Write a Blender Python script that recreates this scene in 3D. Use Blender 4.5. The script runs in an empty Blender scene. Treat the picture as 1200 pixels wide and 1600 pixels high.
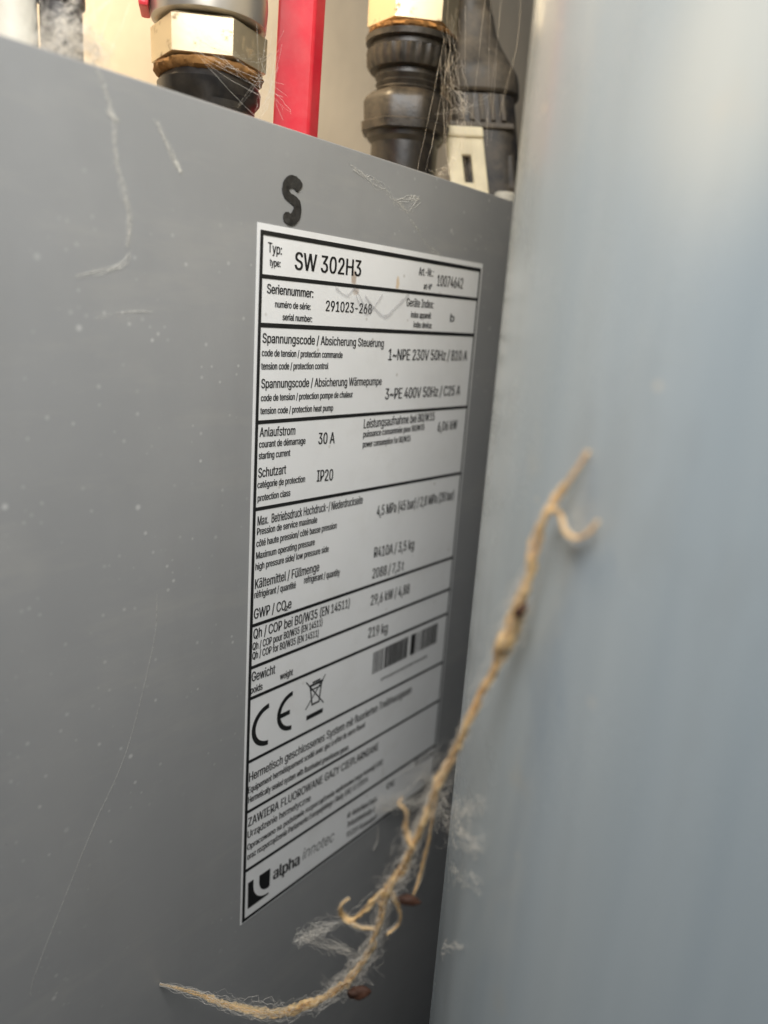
import bpy, bmesh, math, random
from mathutils import Vector, Matrix, noise

# ------------------------------------------------------------------ camera
S = bpy.context.scene
COL = S.collection
MM = 0.001                                   # all lengths below are millimetres
cam_d = bpy.data.cameras.new("camera")
cam = bpy.data.objects.new("camera", cam_d)
COL.objects.link(cam)
right = Vector((0.62455, -0.77803, 0.06784))
up = Vector((0.15358, 0.20752, 0.96610))
back = right.cross(up).normalized()
up = back.cross(right).normalized()
right.normalize()
m = Matrix((right, up, back)).transposed().to_4x4()
m.translation = Vector((-133.1, -148.45, -20.35)) * MM
cam.matrix_world = m
cam_d.sensor_fit = 'VERTICAL'
cam_d.sensor_height = 36
cam_d.lens = 26.58
cam_d.clip_start = 0.005
cam_d.clip_end = 50
cam_d.dof.use_dof = True
cam_d.dof.focus_distance = 0.206
cam_d.dof.aperture_fstop = 7.4
S.camera = cam

# ------------------------------------------------------------------ world and lamps
W = bpy.data.worlds.new("World")
S.world = W
W.use_nodes = True
bg = W.node_tree.nodes["Background"]
bg.inputs[0].default_value = (0.62, 0.72, 0.86, 1)
bg.inputs[1].default_value = 0.06


def area(name, loc, aim, size, power, color, sy=None):
    d = bpy.data.lights.new(name, 'AREA')
    d.energy = power
    d.color = color
    d.size = size
    if sy:
        d.shape = 'RECTANGLE'
        d.size_y = sy
    o = bpy.data.objects.new(name, d)
    COL.objects.link(o)
    o.location = Vector(loc) * MM
    o.rotation_euler = (Vector(aim) - Vector(loc)).to_track_quat('-Z', 'Y').to_euler()
    return o


area("daylight_lamp", (-190, -165, 230), (0, -20, -20), 0.18, 1.92, (1.0, 0.99, 0.97))
wl = area("warm_lamp", (-25, 92, 228), (80, 75, 30), 0.08, 0.85, (1.0, 0.75, 0.45))
wl.data.spread = math.radians(140)
bd = bpy.data.lights.new("sunbeam_lamp", 'SPOT')       # the patch of low sun on the top of the pipe
bd.energy = 5.5
bd.color = (1.0, 0.66, 0.32)
bd.spot_size = math.radians(4.8)
bd.spot_blend = 1.0
bd.shadow_soft_size = 0.006
beam = bpy.data.objects.new("sunbeam_lamp", bd)
COL.objects.link(beam)
beam.location = Vector((-300, -40, 300)) * MM
beam.rotation_euler = (Vector((-35, -119, 13)) - Vector((-300, -40, 300))).to_track_quat('-Z', 'Y').to_euler()

S.view_settings.view_transform = 'Standard'
S.view_settings.look = 'None'
S.view_settings.exposure = 0
S.view_settings.gamma = 1
S.cycles.use_denoising = True
S.cycles.max_bounces = 8
R = random.Random(7)


# ------------------------------------------------------------------ helpers
def V(u, d, z):
    return Vector((u, d, z)) * MM


def tag(o, label, cat, group=None, kind=None):
    if label:
        o["label"] = label
    if cat:
        o["category"] = cat
    if group:
        o["group"] = group
    if kind:
        o["kind"] = kind
    return o


def mesh_obj(name, verts, faces, mat, parent=None, smooth=False):
    me = bpy.data.meshes.new(name)
    me.from_pydata([tuple(v) for v in verts], [], faces)
    me.update()
    if smooth:
        for p in me.polygons:
            p.use_smooth = True
    o = bpy.data.objects.new(name, me)
    COL.objects.link(o)
    if mat:
        me.materials.append(mat)
    if parent:
        o.parent = parent
    return o


def bm_obj(name, bm, mat, parent=None, smooth=False):
    me = bpy.data.meshes.new(name)
    bmesh.ops.recalc_face_normals(bm, faces=bm.faces[:])
    bm.to_mesh(me)
    bm.free()
    if smooth:
        for p in me.polygons:
            p.use_smooth = True
    o = bpy.data.objects.new(name, me)
    COL.objects.link(o)
    if mat:
        me.materials.append(mat)
    if parent:
        o.parent = parent
    return o


def empty(name, loc=(0, 0, 0), rz=0):
    o = bpy.data.objects.new(name, None)
    COL.objects.link(o)
    o.location = V(*loc)
    o.rotation_euler = (0, 0, rz)
    o.empty_display_size = 0.02
    return o


def box_bm(x0, x1, y0, y1, z0, z1, bev=0.0, seg=2, bm=None):
    bm = bm or bmesh.new()
    r = bmesh.ops.create_cube(bm, size=1)
    vs = r['verts']
    for v in vs:
        v.co = V(x0 + (v.co.x + .5) * (x1 - x0), y0 + (v.co.y + .5) * (y1 - y0), z0 + (v.co.z + .5) * (z1 - z0))
    if bev:
        es = list({e for v in vs for e in v.link_edges})
        bmesh.ops.bevel(bm, geom=es, offset=bev * MM, segments=seg, affect='EDGES', profile=0.6)
    return bm


def lathe_bm(prof, n=40, fn=None, bm=None):
    """prof: (z, radius, shift_x) rows; fn(angle, z) scales the radius"""
    bm = bm or bmesh.new()
    rings = []
    for row in prof:
        z, r = row[0], row[1]
        sx = row[2] if len(row) > 2 else 0
        ring = []
        for i in range(n):
            a = 2 * math.pi * i / n
            k = fn(a, z) if fn else 1
            ring.append(bm.verts.new(V(sx + r * k * math.cos(a), r * k * math.sin(a), z)))
        rings.append(ring)
    for a, b in zip(rings, rings[1:]):
        for i in range(n):
            bm.faces.new((a[i], a[(i + 1) % n], b[(i + 1) % n], b[i]))
    bm.faces.new(rings[0][::-1])
    bm.faces.new(rings[-1])
    return bm


def poly_radius(n, rot=0.0, rnd=0.0):
    def fn(a, z):
        t = (a - rot) % (2 * math.pi / n) - math.pi / n
        k = math.cos(math.pi / n) / math.cos(t)
        return k * (1 - rnd) + rnd
    return fn


def catmull(pts, step):
    """pts: rows of numbers, first three are xyz; resampled about every step"""
    out = []
    P = [pts[0]] + list(pts) + [pts[-1]]
    for i in range(1, len(P) - 2):
        a, b, c, d = P[i - 1], P[i], P[i + 1], P[i + 2]
        L = math.dist(b[:3], c[:3])
        k = max(1, int(L / step))
        for j in range(k):
            t = j / k
            out.append([0.5 * ((2 * b[q]) + (-a[q] + c[q]) * t + (2 * a[q] - 5 * b[q] + 4 * c[q] - d[q]) * t * t
                               + (-a[q] + 3 * b[q] - 3 * c[q] + d[q]) * t ** 3) for q in range(len(b))])
    out.append(list(pts[-1]))
    return out


def tube(bm, pts, rad, sides=5, rough=0.0, seed=0.0):
    """pts in mm; rad a number or a list (mm)"""
    rings = []
    n = len(pts)
    for i, p in enumerate(pts):
        p = Vector(p[:3])
        t = Vector(pts[min(i + 1, n - 1)][:3]) - Vector(pts[max(i - 1, 0)][:3])
        if t.length < 1e-6:
            t = Vector((0, 0, 1))
        t.normalize()
        a = t.cross(Vector((0.3, 0.9, 0.2)))
        if a.length < 0.1:
            a = t.cross(Vector((1, 0, 0)))
        a.normalize()
        b = t.cross(a)
        r = rad[i] if isinstance(rad, (list, tuple)) else rad
        ring = []
        for s in range(sides):
            an = 2 * math.pi * s / sides
            dv = a * math.cos(an) + b * math.sin(an)
            q = r
            if rough:
                q = r * (1 + rough * noise.noise((p + dv * r) * 0.9 + Vector((seed, 0, 0))) + 0.5 * rough * noise.noise((p + dv * r) * 2.7))
            ring.append(bm.verts.new((p + dv * q) * MM))
        rings.append(ring)
    for x, y in zip(rings, rings[1:]):
        for s in range(sides):
            bm.faces.new((x[s], x[(s + 1) % sides], y[(s + 1) % sides], y[s]))
    if sides > 2:
        bm.faces.new(rings[0][::-1])
        bm.faces.new(rings[-1])


# ------------------------------------------------------------------ materials
class NT:
    def __init__(s, name):
        s.m = bpy.data.materials.new(name)
        s.m.use_nodes = True
        s.t = s.m.node_tree
        s.b = s.t.nodes["Principled BSDF"]
        s.tc = s.t.nodes.new("ShaderNodeTexCoord").outputs["Object"]

    def new(s, kind, **kw):
        n = s.t.nodes.new("ShaderNode" + kind)
        for k, v in kw.items():
            setattr(n, k, v)
        return n

    def link(s, a, b):
        s.t.links.new(a, b)

    def mapping(s, scale):
        n = s.new("Mapping")
        n.inputs["Scale"].default_value = scale
        s.link(s.tc, n.inputs["Vector"])
        return n.outputs[0]

    def noise(s, scale, detail=4, rough=0.55, vec=None):
        n = s.new("TexNoise")
        n.inputs["Scale"].default_value = scale
        n.inputs["Detail"].default_value = detail
        n.inputs["Roughness"].default_value = rough
        s.link(vec or s.tc, n.inputs["Vector"])
        return n.outputs["Fac"]

    def ramp(s, fac, stops):
        n = s.new("ValToRGB")
        e = n.color_ramp.elements
        while len(e) < len(stops):
            e.new(0.5)
        for k, (p, c) in enumerate(stops):
            e[k].position = p
            e[k].color = c if isinstance(c, (tuple, list)) and len(c) == 4 else ((*c, 1) if isinstance(c, (tuple, list)) else (c, c, c, 1))
        s.link(fac, n.inputs[0])
        return n.outputs[0]

    def mix(s, fac, a, b, blend='MIX'):
        n = s.new("Mix", data_type='RGBA', blend_type=blend)
        for sock, v in ((n.inputs[0], fac), (n.inputs[6], a), (n.inputs[7], b)):
            if hasattr(v, 'node'):
                s.link(v, sock)
            elif isinstance(v, (tuple, list)):
                sock.default_value = (*v, 1) if len(v) == 3 else v
            else:
                sock.default_value = v
        return n.outputs[2]

    def math(s, op, a, b=0.0):
        n = s.new("Math", operation=op)
        for sock, v in ((n.inputs[0], a), (n.inputs[1], b)):
            if hasattr(v, 'node'):
                s.link(v, sock)
            else:
                sock.default_value = v
        return n.outputs[0]

    def bump(s, h, strength, dist):
        n = s.new("Bump")
        n.inputs["Strength"].default_value = strength
        n.inputs["Distance"].default_value = dist
        s.link(h, n.inputs["Height"])
        s.link(n.outputs[0], s.b.inputs["Normal"])

    def set(s, **kw):
        for k, v in kw.items():
            sock = s.b.inputs[k.replace('_', ' ')]
            if hasattr(v, 'node'):
                s.link(v, sock)
            elif isinstance(v, (tuple, list)) and len(v) == 3:
                sock.default_value = (*v, 1)
            else:
                sock.default_value = v
        return s.m


def specks(n, scale, rmin, rmax, keep):
    """soft round dust dots: 1 inside a dot, 0 outside"""
    v = n.new("TexVoronoi", feature='F1')
    v.inputs["Scale"].default_value = scale
    v.inputs["Randomness"].default_value = 1
    n.link(n.tc, v.inputs["Vector"])
    sep = n.new("SeparateColor")
    n.link(v.outputs["Color"], sep.inputs[0])
    size = n.math('MULTIPLY', n.math('POWER', sep.outputs[1], 3.0), rmax - rmin)
    size = n.math('ADD', size, rmin)
    d = n.math('SUBTRACT', 1.0, n.math('DIVIDE', v.outputs["Distance"], size))
    d = n.math('MAXIMUM', d, 0.0)
    d = n.math('MINIMUM', n.math('MULTIPLY', d, 1.8), 1.0)
    on = n.math('LESS_THAN', sep.outputs[0], keep)
    amt = n.math('MULTIPLY', n.math('MULTIPLY', d, on), sep.outputs[2])
    return amt


def panel_material():
    n = NT("grey powder coat")
    base = n.ramp(n.noise(9, 5), [(0.3, (0.285, 0.287, 0.285)), (0.7, (0.325, 0.326, 0.324))])
    film = n.ramp(n.noise(26, 6, 0.65), [(0.45, 0.0), (0.75, 0.10)])
    c = n.mix(film, base, (0.62, 0.60, 0.56))
    patch = n.ramp(n.noise(14, 2), [(0.47, 0.0), (0.62, 1.0)])
    s1 = n.math('MULTIPLY', n.math('MULTIPLY', specks(n, 230, 0.03, 0.22, 0.4), patch), 0.62)
    s2 = n.math('MULTIPLY', n.math('MULTIPLY', specks(n, 520, 0.05, 0.32, 0.5), patch), 0.5)
    c = n.mix(s1, c, (0.78, 0.77, 0.74))
    c = n.mix(s2, c, (0.74, 0.73, 0.70))
    vec = n.mapping((0.35, 1, 1.6))
    wipe = n.ramp(n.noise(55, 6, 0.7, vec), [(0.52, 0.0), (0.72, 0.16)])
    c = n.mix(wipe, c, (0.52, 0.49, 0.43))
    vec2 = n.mapping((1.0, 1, 0.22))
    drip = n.ramp(n.noise(38, 5, 0.65, vec2), [(0.56, 0.0), (0.74, 0.14)])
    c = n.mix(drip, c, (0.22, 0.21, 0.19))
    rgh = n.ramp(n.noise(34, 6, 0.7), [(0.3, 0.27), (0.75, 0.44)])
    grain = n.noise(1500, 3, 0.7)
    n.bump(grain, 0.10, 0.0003)
    return n.set(Base_Color=c, Roughness=rgh, Specular_IOR_Level=0.5)


def simple(name, col, rough, metal=0.0, var=0.12, scale=60, spec=0.5, dust=None, dustcol=(0.42, 0.33, 0.22), bump=0.0, bscale=300):
    n = NT(name)
    a = tuple(min(1, c * (1 - var)) for c in col)
    b = tuple(min(1, c * (1 + var)) for c in col)
    c = n.ramp(n.noise(scale, 5), [(0.3, a), (0.7, b)])
    if dust:
        f = n.ramp(n.noise(scale * 1.7, 6, 0.7), [(0.38, 0.0), (0.72, dust)])
        c = n.mix(f, c, dustcol)
        rr = n.math('ADD', n.math('MULTIPLY', f, 0.4), rough)
    else:
        rr = rough
    if bump:
        n.bump(n.noise(bscale, 4), bump, 0.0006)
    return n.set(Base_Color=c, Roughness=rr, Metallic=metal, Specular_IOR_Level=spec)


def spot(n, u, v, ru, rv, edge_scale, soft):
    """a stain at label point (u right, v down): 1 in the middle, ragged edge"""
    sep = n.new("SeparateXYZ")
    n.link(n.tc, sep.inputs[0])
    du = n.math('DIVIDE', n.math('SUBTRACT', sep.outputs[0], u * MM), ru * MM)
    dv = n.math('DIVIDE', n.math('ADD', sep.outputs[2], v * MM), rv * MM)
    r = n.math('ADD', n.math('MULTIPLY', du, du), n.math('MULTIPLY', dv, dv))
    r = n.math('ADD', r, n.math('MULTIPLY', n.math('SUBTRACT', n.noise(edge_scale, 4, 0.7), 0.5), 2.4))
    return n.math('MAXIMUM', n.math('MINIMUM', n.math('MULTIPLY', n.math('SUBTRACT', 1.0, r), soft), 1.0), 0.0)


def label_material():
    n = NT("white label film")
    c = n.ramp(n.noise(30, 4), [(0.3, (0.86, 0.86, 0.85)), (0.7, (0.90, 0.90, 0.89))])
    f = n.ramp(n.noise(70, 6, 0.7), [(0.5, 0.0), (0.8, 0.16)])
    c = n.mix(f, c, (0.50, 0.46, 0.38))
    c = n.mix(n.math('MULTIPLY', spot(n, 36.9, 10.3, 1.3, 2.6, 400, 1.2), 0.65), c, (0.36, 0.22, 0.11))
    c = n.mix(n.math('MULTIPLY', spot(n, 38.0, 13.6, 1.6, 1.5, 500, 1.2), 0.5), c, (0.36, 0.22, 0.11))
    c = n.mix(n.math('MULTIPLY', spot(n, 57.3, 10.2, 1.0, 2.6, 500, 1.3), 0.6), c, (0.70, 0.45, 0.18))
    c = n.mix(n.math('MULTIPLY', spot(n, 40, 17.5, 7.0, 2.8, 260, 0.6), 0.3), c, (0.40, 0.40, 0.41))
    c = n.mix(n.math('MULTIPLY', specks(n, 300, 0.03, 0.22, 0.10), 0.5), c, (0.25, 0.2, 0.12))
    rgh = n.ramp(n.noise(45, 4), [(0.3, 0.17), (0.75, 0.27)])
    n.bump(n.noise(28, 3), 0.12, 0.002)
    return n.set(Base_Color=c, Roughness=rgh, Specular_IOR_Level=0.5)


def pipe_material():
    n = NT("blue grey pipe paint")
    vec = n.mapping((1, 1, 0.07))  # stretched for vertical streaks: soft reflected light bands put into the paint colour
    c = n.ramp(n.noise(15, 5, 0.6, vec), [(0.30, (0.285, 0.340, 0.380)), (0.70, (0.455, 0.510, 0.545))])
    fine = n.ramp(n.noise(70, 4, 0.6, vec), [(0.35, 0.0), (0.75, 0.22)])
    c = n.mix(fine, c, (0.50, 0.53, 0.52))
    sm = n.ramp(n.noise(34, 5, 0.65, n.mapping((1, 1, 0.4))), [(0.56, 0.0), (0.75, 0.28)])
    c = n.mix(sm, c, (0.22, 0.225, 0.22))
    tan = n.ramp(n.noise(46, 4, 0.6), [(0.62, 0.0), (0.78, 0.25)])
    c = n.mix(tan, c, (0.48, 0.43, 0.33))
    c = n.mix(n.math('MULTIPLY', specks(n, 95, 0.04, 0.20, 0.30), 0.6), c, (0.70, 0.62, 0.48))
    rgh = n.ramp(n.noise(26, 5, 0.65), [(0.3, 0.17), (0.72, 0.34)])
    return n.set(Base_Color=c, Roughness=rgh, Specular_IOR_Level=0.6)


def rust_mix(name, metal_col, rust_col, amount, rough):
    n = NT(name)
    f = n.ramp(n.noise(170, 7, 0.7), [(0.62 - amount, 0.0), (0.72 - amount * 0.6, 1.0)])
    c = n.mix(f, metal_col, rust_col)
    mt = n.math('SUBTRACT', 0.72, n.math('MULTIPLY', f, 0.7))
    rr = n.math('ADD', n.math('MULTIPLY', f, 0.5), rough)
    n.bump(n.noise(420, 4), 0.07, 0.0003)
    return n.set(Base_Color=c, Metallic=mt, Roughness=rr)


def silk_material(name, col, trans, alpha=1.0):
    n = NT(name)
    c = n.ramp(n.noise(240, 6, 0.7), [(0.25, tuple(q * 0.78 for q in col)), (0.7, col)])
    n.set(Base_Color=c, Roughness=0.85, Specular_IOR_Level=0.2, Alpha=alpha)
    tr = n.new("BsdfTranslucent")
    n.link(c, tr.inputs[0])
    ms = n.new("MixShader")
    ms.inputs[0].default_value = trans
    out = n.t.nodes["Material Output"]
    n.b.inputs["Alpha"].default_value = 1.0
    n.link(n.b.outputs[0], ms.inputs[1])
    n.link(tr.outputs[0], ms.inputs[2])
    last = ms.outputs[0]
    if alpha < 1:
        tp = n.new("BsdfTransparent")
        m2 = n.new("MixShader")
        torn = n.ramp(n.noise(900, 5, 0.75), [(0.35, alpha * 0.3), (0.65, min(1.0, alpha * 1.7))])
        n.link(torn, m2.inputs[0])
        n.link(tp.outputs[0], m2.inputs[1])
        n.link(last, m2.inputs[2])
        last = m2.outputs[0]
    n.link(last, out.inputs[0])
    return n.m


M = dict(
    panel=panel_material(),
    label=label_material(),
    ink=simple("black print", (0.012, 0.012, 0.012), 0.45, var=0.3),
    greyink=simple("grey print", (0.10, 0.10, 0.10), 0.5, var=0.2),
    marker=simple("black marker paint", (0.014, 0.013, 0.012), 0.5, var=0.5, scale=200, dust=0.16, dustcol=(0.25, 0.24, 0.22), bump=0.4, bscale=600),
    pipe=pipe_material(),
    wall=simple("beige render", (0.66, 0.60, 0.49), 0.9, var=0.12, scale=14, bump=0.4, bscale=160),
    floor=simple("concrete", (0.16, 0.15, 0.14), 0.9, var=0.2, scale=8),
    brass=rust_mix("nickel brass", (0.60, 0.50, 0.33), (0.26, 0.16, 0.07), 0.05, 0.36),
    steel=rust_mix("dull nickel", (0.50, 0.46, 0.40), (0.25, 0.16, 0.08), -0.02, 0.32),
    rust=simple("orange rust", (0.20, 0.095, 0.025), 0.95, var=0.45, scale=260, bump=0.8, bscale=500),
    rubber=simple("black rubber", (0.008, 0.007, 0.007), 0.36, var=0.3, bump=0.3, bscale=120, dust=0.10, dustcol=(0.22, 0.17, 0.11), scale=110),
    dusty=simple("dusty dark plastic", (0.009, 0.008, 0.007), 0.42, var=0.3, bump=0.4, bscale=200, dust=0.22, dustcol=(0.24, 0.19, 0.13), scale=90),
    plug=simple("brown grey plug plastic", (0.06, 0.052, 0.042), 0.5, var=0.2, dust=0.5, dustcol=(0.30, 0.24, 0.17), scale=80),
    plugdark=simple("black plug plastic", (0.018, 0.018, 0.020), 0.4, var=0.2, dust=0.25, scale=90),
    red=simple("red plastic dip", (0.62, 0.012, 0.030), 0.35, var=0.12, scale=70, dust=0.12, dustcol=(0.6, 0.35, 0.3)),
    cream=simple("cream plastic", (0.88, 0.78, 0.54), 0.5, var=0.08, scale=80, dust=0.2),
    white=simple("off white plastic", (0.66, 0.64, 0.56), 0.5, var=0.08, scale=80, dust=0.2),
    darkpipe=simple("dark painted pipe", (0.05, 0.048, 0.05), 0.45, var=0.3, scale=50, dust=0.1),
    silk=silk_material("tan dusty web", (1.0, 0.74, 0.39), 0.32),
    sheet=silk_material("matted web sheet", (1.0, 0.79, 0.48), 0.4, 0.60),
    haze_web=silk_material("hazy web", (0.95, 0.93, 0.87), 0.2, 0.62),
    web=silk_material("pale web", (0.92, 0.88, 0.80), 0.25),
    husk=simple("brown husk", (0.050, 0.018, 0.008), 0.75, var=0.4, scale=500),
)

# ------------------------------------------------------------------ setting
def slab(name, x0, x1, y0, y1, z0, z1, mat, kind=None, parent=None, bev=0.0):
    o = bm_obj(name, box_bm(x0, x1, y0, y1, z0, z1, bev), M[mat], parent)
    if kind:
        o["kind"] = kind
    return o


slab("wall", -1500, 1500, 170, 260, -900, 1200, "wall", "structure")
slab("floor", -1500, 1500, -1500, 170, -960, -900, "floor", "structure")

# ------------------------------------------------------------------ heat pump cabinet
cab = tag(empty("heat_pump_cabinet", (0, 0, -900)),
          "matte grey sheet metal cabinet with a dusty front and a black S painted on it", "cabinet")
TOP = 23.1


def cab_part(name, bm, mat, parent=None, smooth=False):
    o = bm_obj(name, bm, M[mat] if isinstance(mat, str) else mat, None, smooth)
    o.parent = parent or cab
    o.matrix_parent_inverse = Matrix.Translation(V(0, 0, 900))
    return o


front = cab_part("front_panel", box_bm(-420, 260, 0, 1.4, -890, TOP, 0.5, 3), "panel")
cab_part("top_plate", box_bm(-418, 258, 1.6, 140, 5.0, 6.4, 0.3), "panel")
cab_part("top_flange", box_bm(-418, 258, 1.6, 15, TOP - 3.2, TOP - 1.8, 0.3), "panel")
cab_part("side_panel", box_bm(-420, -418.6, 1.6, 140, -890, 4.8, 0.3), "panel")
cab_part("side_panel", box_bm(258.6, 260, 1.6, 140, -890, 4.8, 0.3), "panel")
cab_part("plinth", box_bm(-400, 240, 12, 130, -900, -890.2, 0.3), "plugdark")

# the hand painted letter S
spts = [(14.1, 9.75), (12.9, 10.75), (11.5, 11.1), (10.1, 10.75), (9.05, 9.5), (9.1, 8.25), (10.2, 7.35), (11.7, 6.85), (12.95, 6.2), (13.35, 4.9), (12.9, 3.4), (11.9, 2.35), (10.7, 2.05), (9.6, 2.5), (8.75, 3.2)]
sp = catmull([(a, -0.2, b) for a, b in spts], 0.25)
L, Rr = [], []
for i, p in enumerate(sp):
    q0, q1 = sp[max(0, i - 1)], sp[min(len(sp) - 1, i + 1)]
    t = Vector((q1[0] - q0[0], 0, q1[2] - q0[2])).normalized()
    nn = Vector((-t.z, 0, t.x))
    k = i / (len(sp) - 1)
    w = 1.32 + 0.20 * math.sin(k * 9 + 0.6) + 0.14 * noise.noise(Vector((k * 45, 8, 1))) + 0.10 * noise.noise(Vector((k * 14, 3, 1)))
    if i < 2:
        w *= 0.7 + 0.15 * i
    if i > len(sp) - 4:
        w *= (len(sp) - i + 1) / 5
    L.append(V(p[0], -0.22, p[2]) + nn * w * MM)
    Rr.append(V(p[0], -0.22, p[2]) - nn * w * MM)
vs = L + Rr
nS = len(L)
smark = mesh_obj("letter_mark", vs, [(i, i + 1, nS + i + 1, nS + i) for i in range(nS - 1)], M["marker"])
sol = smark.modifiers.new("thick", 'SOLIDIFY')
sol.thickness = 0.00004
smark.parent = front
smark["label"] = "black hand-painted letter S above the rating label"

# ------------------------------------------------------------------ rating label
lab = tag(empty("rating_label", (0, 0, 0)),
          "white rating label with black ruled rows of small print on the grey cabinet", "label")
LW, LH = 105.0, 207.3


def on_label(name, bm_or_pts, faces=None, mat="ink", lift=0.25):
    if faces is None:
        o = bm_obj(name, bm_or_pts, M[mat], lab)
    else:
        o = mesh_obj(name, [V(a, -lift, -b) for a, b in bm_or_pts], faces, M[mat], lab)
    return o


# the film itself: a thin sheet that lies a little uneven on the panel
bm = bmesh.new()
nx, ny = 30, 56
grid = []
for j in range(ny + 1):
    row = []
    for i in range(nx + 1):
        row.append(bm.verts.new(V(LW * i / nx, -0.14, -LH * j / ny)))
    grid.append(row)
for j in range(ny):
    for i in range(nx):
        bm.faces.new((grid[j][i], grid[j + 1][i], grid[j + 1][i + 1], grid[j][i + 1]))
film = bm_obj("label_film", bm, M["label"], lab)
so = film.modifiers.new("thick", 'SOLIDIFY')
so.thickness = 0.00012
so.offset = -1

# frame and row rules: left v, right v, thickness
x_l, x_r = 1.3, 103.4


def rule(vl, vr, th):
    on_label("rule_line", [(x_l, vl - th / 2), (x_r, vr - th / 2), (x_r, vr + th / 2), (x_l, vl + th / 2)], [(3, 2, 1, 0)], lift=0.24)


for vl, vr, th in ((12.5, 12.1, 1.0), (24.4, 24.4, 1.15), (49.3, 50.0, 1.0), (72.9, 74.7, 1.0), (106.8, 107.8, 1.0), (119.7, 120.7, 1.0),
                   (129.4, 130.9, 1.0), (150.1, 151.7, 1.0), (167.2, 168.6, 1.0), (188.1, 189.1, 1.1)):
    rule(vl, vr, th)
fr = [(0.9, 1.6), (103.9, 1.6), (104.1, 206.7), (0.5, 206.7)]
fi = [(1.9, 2.7), (103.0, 2.8), (103.2, 205.6), (1.6, 205.6)]
on_label("frame_line", fr + fi, [(i, 4 + i, 4 + (i + 1) % 4, (i + 1) % 4) for i in range(4)], lift=0.27)

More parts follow.
